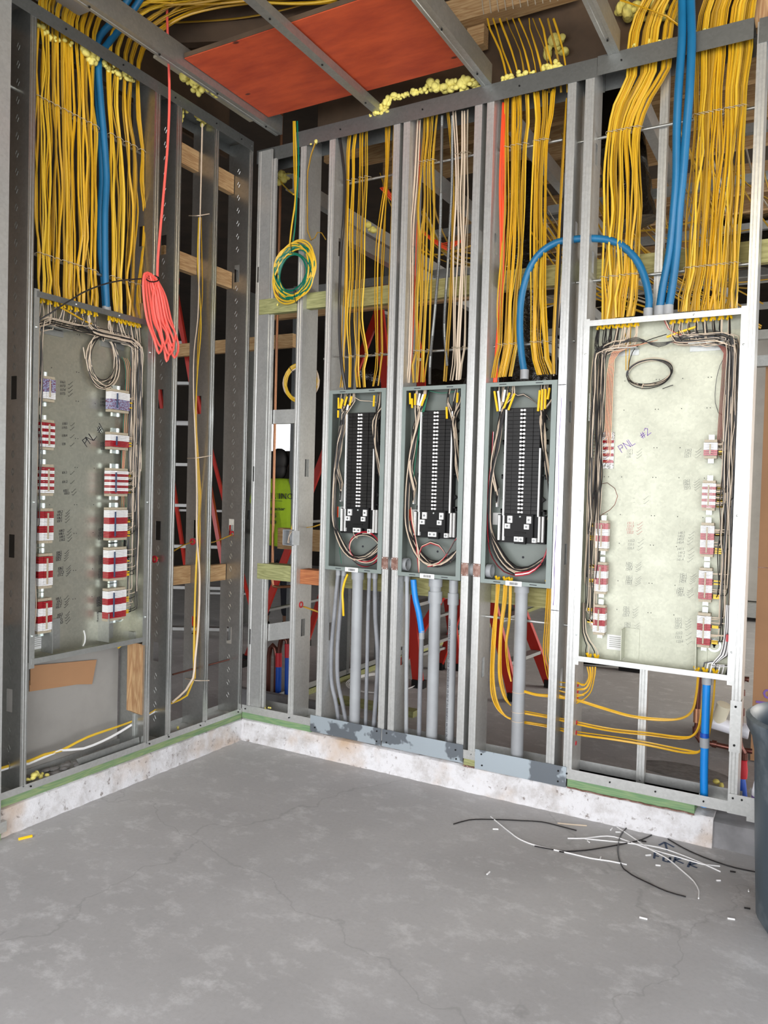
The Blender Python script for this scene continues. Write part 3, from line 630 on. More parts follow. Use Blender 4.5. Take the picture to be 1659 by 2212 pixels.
# ================================================================== wires inside the relay panels
def wire(pts, r, mat, label, group, step=.03, name='wire', n=5, cat='wire'):
    return tag(MB().tube(spline(pts, step), r, n).build(name, mat), label, cat, group)
def side_wires(F, u0, u1, z0, z1, side, tops, strips, n, ub, where, seed=1, span=.05, tag_=True, srcside=None):
    """wires drop from the cable clamps at the top, run over to one side, go down it and turn in to the terminals"""
    rnd = random.Random(seed); s = side; uw = u0+.016 if s < 0 else u1-.016
    grp = 'wires down the '+where
    pats = []
    for (a, b, pat) in strips:
        tot = sum(p[1] for p in pat); z = b-.013; H = b-a-.026
        for m_, h in pat:
            hh = H*h/tot; pats.append((z-hh, z, m_)); z -= hh
    for i in range(n):
        ut = tops[i % len(tops)]+rnd.uniform(-.006, .006); k = i/(n-1)
        c = ['cream', 'bwire'][i % 2] if rnd.random() > .1 else 'cream'
        zb, zt, pm = pats[min(len(pats)-1, int((1-k)*len(pats)*.999)) if False else int(k*len(pats)*.999)]
        c = 'cream' if pm == 'white' else 'bwire'
        zend = rnd.uniform(zb+.004, zt-.004)
        far = abs(ut-uw)/(u1-u0); zr = z1-.055-.06*(1-far)*rnd.uniform(.7, 1.2)-rnd.uniform(0, .03)
        off = (.004+span*rnd.random()); uu = uw-s*off; d = rnd.uniform(.02, .065)
        us = ub-s*-.0
        pts = [F(ut, z1-.010, .05), F(ut+rnd.uniform(-.003, .003), z1-.03, .05), F(ut+s*.014, zr+.006, d+.01), F(uu-s*.05, zr, d)] if abs(ut-uw) > .09 else [F(ut, z1-.010, .05), F(ut+s*.006, zr+.01, d)]
        pts += [F(uu-s*.006, zr-.018, d), F(uu, zr-.05, d)]
        z = zr-.05
        while z-.16 > zend+.03:
            z -= rnd.uniform(.11, .16); pts.append(F(uu+rnd.uniform(-.006, .006), z, d+rnd.uniform(-.004, .004)))
        pts += [F(uu, zend+.014, d), F(uu-s*.005, zend+.002, .045), F(ub+s*.012, zend, .045), F(ub-s*.001, zend, .045)]
        lab = '%s wire in the loom down the %s' % ('cream' if c == 'cream' else 'black', where)
        wire(pts, .0021, c, lab, grp, .025)
        if pm != 'white' and tag_:
            tag(MB().bx(F, ub+s*.004 if s > 0 else ub-.030, ub+.030 if s > 0 else ub-.004, zend-.0028, zend+.0028, .041, .049).build('wire_marker', 'ytag', None, False), 'yellow printed sleeve on a wire at the terminals, '+where, 'wire marker', 'yellow wire markers, '+where)
def clamps(F, us, z, where, up=True):
    s = -1 if up else 1
    for k, u in enumerate(us):
        t = thing('cable_clamp', 'yellow cable end in the clamp at the %s' % where, 'cable clamp', F(u, z, .05), 'cable ends at the '+where)
        MB().tube([F(u-.004, z+s*.002, .05), F(u-.006, z+s*.016, .048), F(u-.010, z+s*.026, .045)], .006, 5).build('jacket_end', 'ytag', t)
        MB().tube([F(u+.004, z+s*.002, .05), F(u+.006, z+s*.014, .048), F(u+.009, z+s*.022, .045)], .0055, 5).build('jacket_end', 'ytag', t)
lt = [L0+.03+.036*k for k in range(10)]; rt_ = [L1-.21+.026*k for k in range(8)]
clamps(FL, lt+rt_, LZ1-.004, 'top of the left-hand relay panel')
side_wires(FL, L0, L1, LZ0, LZ1, -1, lt, LS, 34, -1.373, 'left side of the left-hand relay panel', 2, .035)
side_wires(FL, L0, L1, LZ0, LZ1, 1, rt_+lt[6:], RS, 60, -.875, 'right side of the left-hand relay panel', 3, .05)
lt2 = [R0+.045+.028*k for k in range(7)]; rt2 = [R0+.37+.033*k for k in range(8)]
clamps(FR, lt2+rt2, RZ1-.004, 'top of the right-hand relay panel')
side_wires(FR, R0, R1, RZ0, RZ1, -1, lt2, RL, 42, 2.050, 'left side of the right-hand relay panel', 4, .06)
side_wires(FR, R0, R1, RZ0, RZ1, 1, rt2, RR, 60, 2.558, 'right side of the right-hand relay panel', 5, .05)
# copper ground wires along the sides
for k in range(9):
    u = 2.070+.0036*k
    wire([FR(2.13+.02*k, RZ1-.12+.003*k, .05), FR(2.09+.004*k, RZ1-.14, .05), FR(u, RZ1-.22, .06), FR(u-.002, RZ1-.40, .06), FR(u-.004, RZ1-.50-.016*k, .06), FR(u-.02, RZ1-.515-.016*k, .06), FR(2.0, RZ1-.515-.016*k, .07)], .0013, 'dcopper' if k % 2 else 'copper', 'bare copper ground wire curving to the bar in the upper left of the right-hand panel', 'copper grounds, right-hand panel left side')
    u = 2.590-.0036*k
    wire([FR(2.50-.02*k, RZ1-.11, .05), FR(2.57-.003*k, RZ1-.14, .05), FR(u, RZ1-.22, .06), FR(u-.004, RZ1-.38, .06), FR(u-.008, RZ1-.50-.012*k, .06), FR(u+.01, RZ1-.53-.012*k, .06), FR(2.61, RZ1-.53-.012*k, .07)], .0014, 'dcopper', 'bare ground wire curving to the bar in the upper right of the right-hand panel', 'copper grounds, right-hand panel right side')
for k in range(10):
    u = -.872+.0038*k
    wire([FL(-.90+.004*k, LZ1-.19, .06), FL(u, LZ1-.25, .06), FL(u-.004, LZ1-.5, .065), FL(u-.008-.002*k, LZ1-.7-.03*(k % 3), .07), FL(u+.005, LZ1-.95-.05*(k % 4), .08)], .0016, ['gwire', 'dcopper', 'copper'][k % 3], 'ground wire running to the bar behind the right loom of the left-hand panel' if k % 3 else 'green or bare ground wire behind the right loom of the left-hand panel', 'ground wires, left-hand panel')
def bar(F, u, z0, z1, d, n, mat, label):
    t = thing('ground_bar', label, 'terminal bar', F(u, z0, d)); MB().bx(F, u-.005, u+.005, z0, z1, d-.006, d+.004).build('bar', mat, t, False)
    m = MB()
    for k in range(n): z = z0+(z1-z0)*(k+.5)/n; m.cyl(F(u, z, d-.006), F(u, z, d-.010), .0032, 6)
    m.build('screws', 'white' if mat == 'chrome' else 'chrome', t, False)
bar(FL, -.850, WZ(0, 0) and VZ(287, 870, .08), VZ(287, 822, .08), .08, 14, 'black', 'ground bar at the upper right of the left-hand relay panel')
bar(FL, -.850, VZ(287, 915, .08), VZ(287, 896, .08), .08, 6, 'paint', 'short white terminal bar at the right of the left-hand relay panel')
bar(FL, -.842, VZ(290, 1188, .08), VZ(290, 1160, .08), .08, 7, 'black', 'short ground bar between lower right terminals of the left-hand relay panel')
bar(FR, 1.997, WZ(1264, 910, .05), WZ(1264, 850, .05), .05, 14, 'chrome', 'ground bar at the left side of the right-hand relay panel')
# side entries at the foot of the right-hand panel
for k, (px, py) in enumerate(((1266, 1432), (1272, 1434), (1285, 1436), (1292, 1437))):
    wire([FR(1.995+.004*k, 1.0, .04), FR(2.0+.006*k, .86, .04), FR(2.02+.012*k, .80, .045), FR(WU(px, py, .05)-.004, .775, .05), FR(WU(px, py, .05), .745, .05)], .0024, 'cream' if k % 2 else 'bwire', '%s wire sweeping down to the lower left cable clamps of the right-hand panel' % ('cream' if k % 2 else 'black'), 'wires to the lower left clamps, right-hand panel')
for k in range(8):
    ue = 2.53+.016*k
    wire([FR(2.632-.002*k, 1.05, .03), FR(2.636-.003*k, .92, .035), FR(2.628-.004*k, .83, .045), FR(2.59-.004*k, .80-.004*k, .05), FR(ue+.006, .785, .05), FR(ue-.002, .742, .05)], .0035, 'white' if k % 3 else 'bwire', '%s feeder wire curving into the bottom right of the right-hand panel' % ('white' if k % 3 else 'black'), 'feeder wires at the bottom right of the right-hand panel')
clamps(FR, (WU(1272, 1435, .05), WU(1288, 1437, .05), WU(1505, 1455, .05), WU(1523, 1457, .05), WU(1545, 1462, .05)), RZ0+.004, 'foot of the right-hand relay panel', False)
tag(MB().bx(FR, 2.622, 2.640, .895, .925, .012, .03).build('red_tape', 'sleeve_r', None, False), 'band of red tape on the wires low in the right-hand panel', 'tape')
def coil(F, cu, cz, ru, rz, d, n, mats, label, name='wire_coil', cat='wire coil', r=.0024, tilt=0, spread=.010, tie=None, seg=40, lead=None, parts='loop', ts=None):
    t = thing(name, label, cat, F(cu, cz+rz, d)); rnd = random.Random(int(cu*1000)+n)
    for k in range(n):
        du, dz = rnd.uniform(-spread, spread), rnd.uniform(-spread, spread); a, b = ru+rnd.uniform(-spread, spread), rz+rnd.uniform(-spread, spread); ph = rnd.uniform(-.08, .08)+tilt
        pts = []
        for q in range(seg):
            th = 2*math.pi*q/seg; x, y = a*math.cos(th), b*math.sin(th); x, y = x*math.cos(ph)-y*math.sin(ph), x*math.sin(ph)+y*math.cos(ph)
            pts.append(F(cu+x+du*math.sin(th), cz+y+dz, d+rnd.uniform(-.0015, .0015)+.0022*(k % 5)-.005))
        mm = mats[k % len(mats)]; o = MB().tube(pts, r, 5, closed=True).build(parts, mm, t)
        if len(set(mats)) > 1: o['label'] = mm.replace('bwire', 'black').replace('rwire', 'red').replace('yel2', 'yellow')+' loop'
    for th in (tie or []):
        x, y = ru*math.cos(th), rz*math.sin(th); x, y = x*math.cos(tilt)-y*math.sin(tilt), x*math.sin(tilt)+y*math.cos(tilt)
        e = Vector((math.cos(th+tilt), math.sin(th+tilt))); q = []
        for j in range(12): an = 2*math.pi*j/12; q.append(F(cu+x+e.x*math.cos(an)*(spread*1.5+r), cz+y+e.y*math.cos(an)*(spread*1.5+r), d+math.sin(an)*(.008+r)))
        MB().tube(q, .0018, 5, closed=True).build('cable_tie', ts or 'black', t)
    if lead:
        for L, mm in lead: MB().tube(spline(L, .02), r, 5).build('tail', mm, t)
    return t
cu, cz = VU(221, 779, .08), VZ(221, 779, .08)
coil(FL, cu, cz, .085, .115, .075, 9, ['cream', 'bwire'], 'coil of cream and black wire hanging inside the left-hand panel', spread=.014, tie=[math.pi/2], ts='cream', lead=[([V(195, 698, .05), V(215, 708, .06), V(226, 715, .065), V(229, 733, .07)], 'cream'), ([V(180, 750, .07), V(184, 775, .07)], 'cream')])
tag(MB().tube(spline([V(131, 664, .05), V(160, 680, .04), V(180, 692, .045), V(197, 699, .05)], .02), .0042, 6).build('stripped_cable', 'yel', None), 'loose yellow cable jacket slanting across the top of the left-hand panel', 'cable')
cu, cz = WU(1403, 807, .08), WZ(1403, 807, .08)
coil(FR, cu, cz, .098, .058, .075, 7, ['bwire', 'cream', 'bwire'], 'oval coil of black and cream wire inside the right-hand panel', spread=.007, tie=[4.4], ts='cream', tilt=.06, r=.002,
     lead=[([W(1357, 808, .07), W(1360, 780, .07), W(1372, 752, .07), W(1400, 735, .065), W(1440, 722, .05)], 'bwire'), ([W(1431, 840, .07), W(1447, 834, .075), W(1454, 832, .075)], 'bwire'), ([W(1352, 800, .07), W(1352, 745, .07), W(1350, 715, .06), W(1346, 700, .05)], 'yel'), ([W(1357, 800, .07), W(1361, 740, .07), W(1363, 700, .05)], 'yel')])
tag(MB().tube(spline([W(1440, 728, .05), W(1470, 717, .05), W(1503, 706, .05)], .02), .0055, 6).build('printed_sleeve', 'ytag', None), 'yellow printed cable sleeve slanting at the top of the right-hand panel', 'cable sleeve')
wire([W(1277, 1100, .05), W(1285, 1065, .05), W(1295, 1046, .05), W(1312, 1043, .06), W(1328, 1055, .07), W(1334, 1072, .07), W(1328, 1090, .07), W(1318, 1101, .06), W(1300, 1112, .05), W(1290, 1120, .045)], .0016, 'dcopper', 'single thin wire arching over the left terminals of the right-hand panel', None)
wire([W(1572, 760, .06), W(1555, 790, .07), W(1546, 830, .08), W(1545, 870, .08), W(1552, 892, .08), W(1568, 900, .07)], .0013, 'bwire', 'thin dark wire bowing out beside the upper right loom of the right-hand panel', None)
for k in range(4):
    wire([FR(2.10, RZ1-.10-.004*k, .04), FR(2.2, RZ1-.098+.006*k, .035), FR(2.3, RZ1-.112-.006*k, .035), FR(2.42, RZ1-.10+.008*k, .04), FR(2.52, RZ1-.085+.005*k, .05), FR(2.6, RZ1-.10, .05)], .0018, 'bwire', 'dark wire strung across the top of the right-hand panel', 'dark wires across the top of the right-hand panel')
for k in range(4):
    wire([FR(2.315+.004*k, RZ1-.01, .05), FR(2.335+.005*k, RZ1-.05-.006*k, .05), FR(2.38+.004*k, RZ1-.08-.004*k, .045), FR(2.45, RZ1-.078+.004*k, .05)], .0021, ['rwire', 'cream', 'cream', 'bwire'][k], ['red', 'upper cream', 'lower cream', 'black'][k]+' wire falling from the middle blue conduit into the right-hand panel', None)
# ================================================================== load centers
ph_breaker = ph_handle = None
def load_center(u0, which, label, has_orange=True):
    z0, z1, F = 1.058, 2.046, FR; wd = .355; u1 = u0+wd; dp = .095
    t = thing('load_center', label, 'electrical panel', F(u0, z0, 0))
    th = .002; mb = MB()
    mb.bx(F, u0, u1, z0, z1, dp-th, dp).bx(F, u0, u0+th, z0, z1, .003, dp).bx(F, u1-th, u1, z0, z1, .003, dp).bx(F, u0, u1, z0, z0+th, .003, dp).bx(F, u0, u1, z1-th, z1, .003, dp)
    mb.build('enclosure', 'grey', t, False)
    r = MB(); e = .020
    r.bx(F, u0-.002, u0+e, z0, z1, -.002, .003).bx(F, u1-e-.004, u1+.002, z0, z1, -.002, .003).bx(F, u0+e, u1-e-.004, z0, z0+e, -.002, .003).bx(F, u0+e, u1-e-.004, z1-e, z1, -.002, .003)
    r.build('rim', 'grey_edge', t, False)
    sl = MB()
    for f in (.24, .76):
        for z in (z0+.010, z1-.010): sl.bx(F, u0+wd*f-.018, u0+wd*f+.018, z-.0018, z+.0018, -.0028, -.0022)
    sl.build('rim_slots', 'ink', t, False)
    uc = u0+.183; bw = .088; bz0, bz1 = 1.405, 1.920; n = 27; ph = (bz1-bz0)/n
    bus = MB().bx(F, uc-bw-.006, uc+bw+.006, bz0-.02, bz1+.006, .062, .088)
    bus.build('bus_backing', 'black', t, False)
    for k in range(9):     # curled mounting hooks along both edges
        if k in (2,): continue
        z = 1.42+k*.057
        for s in (-1, 1):
            a = uc+s*(bw+.006)
            if k % 3 == 0: mb = MB().bx(F, min(a, a+s*.02), max(a, a+s*.02), z, z+.008, .06, .085).bx(F, min(a+s*.013, a+s*.02), max(a+s*.013, a+s*.02), z-.015, z+.008, .06, .085)
            else: mb = MB().loft([[F(a, z+.016, d), F(a+s*.017, z, d), F(a, z-.014, d)] for d in (.065, .085)])
            mb.build('mounting_hook', 'black', t, False)
    global ph_breaker, ph_handle
    off = F(u0, z0, 0)
    if ph_breaker is None:
        m = MB(); m.box((-.001, -.0085, 0), (.0, .0085, 0)) if False else None
        q = lambda u, z, d: Vector((u, d, z))
        m.bx(q, .002, .084, -.0088, .0088, .040, .062).bx(q, .002, .050, -.0088, .0088, .034, .040).bx(q, .054, .0838, -.0075, .0075, .038, .040)
        b = m.build('circuit_breaker', 'blackm', None, False); ph_breaker = b.data; bpy.data.objects.remove(b)
        h = MB().bx(q, .001, .0045, -.0028, .0028, .026, .034).bx(q, .0045, .0125, -.0048, .0048, .0245, .034).build('handle', 'white', None, False); ph_handle = h.data; bpy.data.objects.remove(h)
    for k in range(n):
        for s in (1, -1):
            b = bpy.data.objects.new('circuit_breaker', ph_breaker); COL.objects.link(b); b.parent = t; b.location = F(uc, bz0+ph*(k+.5), 0)-off
            if s < 0: b.scale.x = -1
            h = bpy.data.objects.new('handle', ph_handle); COL.objects.link(h); h.parent = b
    for s in (-1, 1):
        zt = bz1 if s < 0 else bz1-(.0 if which == 1 else .19)
        nb = MB().bx(F, uc+s*(bw+.001)-.0035, uc+s*(bw+.001)+.0035, bz0-.01, zt-.004, .030, .042); ru = uc+s*(bw+.001)
        nb.build('neutral_strip', 'paint', t, False)
    # main lug block
    lz0, lz1 = 1.262, 1.400; la, lb_ = u0+.058, u0+.302
    lg = MB().bx(F, la, lb_, lz0, lz1, .055, .088).bx(F, la+.045, lb_-.055, lz0+.03, lz1+.004, .036, .055).bx(F, uc-.028, uc+.028, lz0-.004, lz0+.038, .034, .055).build('lug_block', 'black', t, False)
    MB().tube([F(uc-.03, lz0+.052, .034), F(uc+.03, lz0+.052, .034)], .003).build('grip', 'blackm', lg)
    for (a, z, w_, h_) in ((uc-.052, lz1-.022, .024, .034), (uc-.064, lz1-.056, .026, .024), (uc+.045, lz1-.022, .022, .034), (uc+.034, lz1-.056, .024, .024), (uc-.016, lz0+.020, .022, .024), (uc+.008, lz0+.020, .022, .024), (lb_-.045, lz0+.018, .02, .022)):
        m = MB().bx(F, a-w_/2, a+w_/2, z-h_/2, z+h_/2, .026, .05); l = m.build('lug', 'paint', lg, False)
        MB().cyl(F(a, z, .026), F(a, z, .0245), .006, 10).build('lug_screw', 'galv_dark', l, False)
    MB().sphere(F(uc-.002, lz1-.008, .034), .006, 6).build('main_screw', 'chrome', lg)
    for a, nn in ((la+.012, 14), (la+.036, 14), (lb_-.026, 17), (lb_-.008, 17)):
        m = MB().bx(F, a-.0045, a+.0045, lz0+.01, lz1-.004, .040, .055)
        for k in range(nn): z = lz0+.014+(lz1-lz0-.02)*(k+.3)/nn; m.cyl(F(a, z, .040), F(a, z, .036), .0033, 6)
        m.build('terminal_bar', 'paint', lg, False)
    m = MB().bx(F, u0+.042, u0+.050, 1.435, 1.53, .065, .09)
    for k in range(10): m.cyl(F(u0+.046, 1.44+k*.0094, .065), F(u0+.046, 1.44+k*.0094, .060), .0033, 6)
    m.build('ground_bar', 'paint', t, False)
    lbm = MB().bx(F, u0+.018, u0+.060, 1.345, 1.405, dp-.0034, dp-.0024).build('warning_label', 'paint', t, False)
    if has_orange: MB().bx(F, u0+.008, u0+.018, 1.345, 1.405, dp-.0036, dp-.0024).build('orange_band', 'orange', lbm, False)
    MB().cyl(F(uc, 1.19, dp-.0026), F(uc, 1.19, dp-.0034), .006, 10).build('knockout', 'ink', t, False)
    # barcode sticker over the lower rim
    st = MB().bx(F, uc-.052, uc+.03, z0-.003, z0+.021, -.0042, -.0025).build('barcode_sticker', 'paint', t, False)
    bc = MB(); x = uc-.03
    while x < uc+.012: wq = random.choice((.0012, .002, .003)); bc.bx(F, x, x+wq, z0+.002, z0+.015, -.0046, -.0043); x += wq+random.choice((.0015, .0025))
    bc.build('barcode', 'ink', st, False)
    return t, uc, dp
LCN = ['leftmost', 'middle', 'third']
LCU = [.570, 1.028, 1.496]
for k in range(3): load_center(LCU[k], k, LCN[k]+' grey load center of the three, full of black breakers with white handles' if k else 'leftmost grey load center, nearest the room corner, with red wire looped at its foot', k < 2)
# wires in the load centers (x,z in metres from the box's lower left corner)
def lw(k, pts, r, mat, label, group):
    F = FR; return wire([F(LCU[k]+x, 1.058+z, d) for x, z, d in pts], r, mat, label, group, .03)
def lc_wires(k, tl, tr, nl, nr, seed):
    rnd = random.Random(seed); nm = LCN[k]+' load center'; j = lambda a=.006: rnd.uniform(-a, a)
    for i in range(nl):
        x = tl[i % len(tl)]+j(); c = 'cream' if i % 5 in (1, 3) else 'bwire'; low = (i % 5)*.008; d = .02+.035*rnd.random()
        a = .036+j(.013); b_ = .020+j(.010)
        pts = [(x, .975, .05), (x+j(), .93, .045), (.075+j(.014), .86, d), (.062+j(.014), .78, d), (a+.008, .66, d), (b_+.004, .50, d), (b_, .38, d), (b_+.006+j(.004), .27, d)]
        if i % 3 == 0: pts = pts[:5]+[(b_+.012, .56, d), (b_+.035, .46+j(.03), d+.01), (.046, .42+j(.04), .062)]
        else: pts += [(.050+low, .17+j(), d), (.095+low, .095+low*.6, d), (.165, .058+low*.8+j(), d), (.235+j(.01), .065+low*.8, d), (.30+j(.008), .105+low, d)] + ([(.332+j(.004), .17, d), (.338, .26, d), (.325, .36+j(.02), .05)] if i % 2 else [(.325, .15, d)])
        lw(k, pts, .0031, c, '%s wire sweeping down the left side of the %s' % ('cream' if c == 'cream' else 'black', nm), 'wires down the left side of the '+nm)
    for i in range(nr):
        x = tr[i % len(tr)]+j(); c = 'cream' if i % 2 else 'bwire'; d = .02+.03*rnd.random(); e = .325+j(.009); c = 'cream' if i % 5 in (1, 3) else 'bwire'
        lw(k, [(x, .975, .05), (x-.004+j(), .91, .045), (.278+j(.012), .82, d), (.288+j(.012), .70, d), (.308+j(.010), .58, d), (e+.006, .46, d), (e+.008, .37, d), (.318, .33+j(.02), .04)], .0031, c,
           '%s wire running down the right side of the %s' % ('cream' if c == 'cream' else 'black', nm), 'wires down the right side of the '+nm)
lc_wires(0, [.045, .075, .105, .125], [.285, .315, .33], 24, 16, 1)
lc_wires(1, [.03, .055, .085, .105, .125], [.245, .285, .31, .335], 28, 18, 2)
lc_wires(2, [.04, .065, .095, .12], [.265, .285, .30, .33], 26, 16, 3)
def tags(k, xs, where):
    for x, z, l, sl in xs:
        p = [FR(LCU[k]+x+sl*q, 1.058+z-l*q, .028-.004*q) for q in (0, .5, 1)]
        tag(MB().tube(p, .0058, 6).build('wire_marker', 'ytag' if (x*1000) % 7 > 1 else 'paint', None), 'yellow printed sleeve on wires at the top of the %s load center' % where, 'wire marker', 'printed sleeves in the %s load center' % where)
tags(0, [(.040, .95, .06, .004), (.062, .945, .055, -.006), (.068, .94, .05, -.01), (.095, .955, .05, -.012), (.105, .91, .03, -.006), (.125, .955, .05, -.01), (.268, .955, .06, .0), (.04, .88, .04, .003), (.322, .84, .035, 0), (.346, .96, .04, 0)], 'leftmost')
tags(1, [(.026, .96, .06, .006), (.040, .93, .05, .004), (.058, .955, .06, .002), (.085, .955, .06, -.008), (.105, .95, .06, -.018), (.118, .95, .06, -.02), (.24, .88, .06, .006), (.30, .95, .05, 0)], 'middle')
tags(2, [(.030, .95, .10, .022), (.050, .95, .10, .016), (.085, .955, .06, -.006), (.110, .94, .08, -.028), (.135, .935, .08, -.028), (.262, .945, .10, -.004), (.275, .95, .10, .0), (.290, .95, .095, .002), (.31, .955, .055, -.006), (.345, .95, .085, -.016)], 'third')
# loops and red wire at the feet
c0 = LCU[0]
coil(FR, c0+.23, 1.185, .105, .085, .035, 6, ['rwire', 'cream', 'rwire', 'bwire', 'cream', 'bwire'], 'red, cream and black wire loops tied at the foot of the leftmost load center', spread=.011, r=.0030, tie=[2.2], ts='cream')
c1 = LCU[1]
for q in range(3):
    lw(1, [(.05, .36, .03), (.058+.004*q, .28, .03), (.085, .19, .03), (.095+.006*q, .11, .03), (.105, .02, .035)], .003, ['rwire', 'cream', 'cream'][q], ['red', 'upper cream', 'lower cream'][q]+' wire dropping along the lug block of the middle load center', None)
    lw(1, [(.10, .10, .03), (.12, .155+.004*q, .03), (.17, .178+.005*q, .03), (.22, .165+.005*q, .03), (.265, .12, .03), (.29, .085, .03)], .0028, ['rwire', 'cream', 'bwire'][q], ['red', 'cream', 'black'][q]+' wire arching over the bottom of the middle load center', None)
    lw(1, [(.16, .055+.006*q, .025), (.22, .075+.006*q, .025), (.27, .13, .025), (.31, .20, .025), (.345, .24+.006*q, .025)], .003, ['rwire', 'cream', 'bwire'][q], ['red', 'cream', 'black'][q]+' wire rising to the lower right of the middle load center', None)
    lw(2, [(.17, .045+.006*q, .022), (.24, .06+.006*q, .022), (.295, .11, .022), (.325, .18, .022), (.343-.003*q, .27, .022), (.346-.003*q, .36, .03)], .0042, ['rwire', 'white', 'rwire'][q], ['outer red', 'thick white', 'inner red'][q]+' feeder curving up the lower right of the third load center', None)
    lw(2, [(.03+.003*q, .75, .03), (.028, .62, .028), (.016+.002*q, .5, .028), (.012, .34, .028), (.022, .20, .028), (.05, .12, .028), (.11, .06, .028), (.18, .045, .024)], .0036, ['rwire', 'white', 'bwire'][q], ['red', 'white', 'black'][q]+' feeder round the lower left of the third load center', None)
    lw(2, [(.10+.01*q, .95, .05), (.14, .925+.004*q, .06), (.17, .93+.004*q, .06), (.23, .895, .055), (.27, .87-.004*q, .05), (.31, .80, .05)], .0022, ['bwire', 'cream', 'bwire'][q], ['lower black', 'cream', 'upper black'][q]+' wire crossing the top of the third load center', None)
lw(0, [(.125, .955, .05), (.16, .935, .06), (.22, .930, .06), (.27, .92, .055), (.32, .875, .05), (.34, .84, .05)], .0022, 'cream', 'cream wire arching across the top of the leftmost load center', None)
for q in range(3): lw(1, [(.135, .975, .04), (.122, .93, .04), (.105-.005*q, .86, .04), (.09-.005*q, .80, .045), (.066, .66, .045), (.05, .5, .05), (.048, .45, .06)], .0022, 'gwire', 'green ground wire down the left of the middle load center', 'green grounds in the middle load center')
lw(1, [(.135, .968, .04), (.20, .955, .05), (.28, .962, .05), (.33, .972, .05)], .0022, 'gwire', 'green wire across the top of the middle load center', None)
lw(0, [(.046, .36, .06), (.040, .24, .07), (.045, .12, .07), (.06, .03, .07)], .0018, 'gwire', 'thin green wire hanging at the lower left of the leftmost load center', None)
for k, u in ((1, 1.056), (2, 1.530)):
    t = thing('conduit_nipple', 'grey plastic bushing through the left side of the %s load center' % LCN[k], 'bushing', FR(u, 1.115, .05)); MB().pipe(FR(u-.018, 1.115, .045), FR(u+.008, 1.115, .045), .034, .004).build('ring', 'pvc', t)
    nn = 2*k
for u, nm in ((.979, 'leftmost and middle'), (1.441, 'middle and third')):
    tag(MB().pipe(FR(u-.014, 1.115, .05), FR(u+.014, 1.115, .05), .034, .004).build('conduit_nipple', 'pvc'), 'grey nipple bridging the %s load centers' % nm, 'conduit')
# ================================================================== conduits below the load centers
def conduit(pts, r, mat, label, fit=None, name='conduit', group=None, corr=False):
    t = thing(name, label, 'conduit', pts[-1], group)
    rf = (lambda i: 1.0 if i % 2 else .93) if corr else None
    MB().tube(spline(pts, .0045 if corr else .03), r, 14, rf=rf).build('pipe', mat, t)
    for f in (fit or []):
        MB().cyl(f[0], f[1], f[2], 18).build('coupling', f[3], t, True)
    return t
DC = .055
def straight(u0, u1, ztop, zbot, r, label, coup=(), mat='pvc'):
    t = thing('conduit', label, 'conduit', FR(u1, zbot, DC)); MB().cyl(FR(u0, ztop, DC), FR(u1, zbot, DC), r, 24).build('pipe', mat, t)
    for za, zb, rr in coup:
        g = lambda z: u1+(u0-u1)*(z-zbot)/(ztop-zbot); MB().cyl(FR(g(za), za, DC), FR(g(zb), zb, DC), rr, 24).build('coupling', mat, t)
    return t
straight(.748, .752, 1.052, .02, .030, 'fat grey conduit under the leftmost load center', ((1.052, 1.01, .035),))
straight(1.222, 1.226, 1.052, .02, .030, 'fattest grey conduit with a stepped coupling under the middle load center', ((1.052, 1.01, .036), (.985, .925, .037)))
t = straight(1.325, 1.327, 1.052, .06, .0225, 'printed grey conduit under the right side of the middle load center', ((1.052, .99, .024), (.985, .925, .029)))
fx = lambda x, y, z: Vector((1.326-.002-y*1.0, DC-.0228-z, .22+x))
text_mesh('LISTED 310114A CONFORMS TO UL STD 651 ABOVEGROUND AND UNDERGROUND SUNLIGHT RESIST', .0135, fx, 'ink', 'conduit_print', t, sp=1.02)
straight(1.690, 1.693, 1.052, .02, .031, 'single fat grey conduit under the third load center', ((1.06, 1.02, .037),))
def bent(pxs, r, label, mat='pvcd'):
    pts = [W(px, py, .075) for px, py in pxs]; pts[0] = Vector((pts[0].x, pts[0].y, 1.05)); pts[-1] = Vector((pts[-1].x, pts[-1].y, .14))
    return conduit(pts, r, mat, label, [(pts[0], pts[0]-Vector((0, 0, .03)), r*1.3, 'pvc')])
bent([(731, 1240), (723, 1320), (716, 1400), (716, 1470), (726, 1520), (735, 1560)], .0115, 'leftmost thin grey conduit, bowed, below the leftmost load center')
bent([(743, 1240), (735, 1320), (729, 1400), (730, 1470), (742, 1530), (752, 1570)], .0115, 'second thin grey conduit, bowed, below the leftmost load center')
bent([(798, 1245), (795, 1330), (793, 1430), (790, 1560)], .0105, 'thin grey conduit just right of the fat one below the leftmost load center')
bent([(810, 1245), (811, 1330), (816, 1410), (814, 1480), (806, 1570)], .0125, 'bowed grey conduit nearest the right stud of the leftmost load center')
bent([(879, 1250), (879, 1330), (878, 1430), (878, 1590)], .011, 'thin grey conduit at the left under the middle load center', 'pvc')
t = conduit([W(911, 1362, .075), W(909, 1440, .075), W(907, 1500, .075), W(905, 1600, .075)], .0125, 'pvcd', 'dusty grey conduit joined to the short blue one', [(W(911, 1362, .075), W(911, 1380, .075), .0155, 'pvc')])
conduit([W(893, 1252, .07), W(897, 1290, .07), W(905, 1325, .072), W(911, 1366, .075)], .0165, 'bluel', 'short bright blue conduit kinked under the middle load center', corr=True)
tag(MB().tube(spline([W(751, 1240, .05), W(744, 1258, .05), W(740, 1280, .05), W(741, 1305, .05), W(742, 1330, .06)], .02), .0062, 8).build('cable', 'ytag'), 'bright yellow cable stub hanging under the leftmost load center', 'cable')
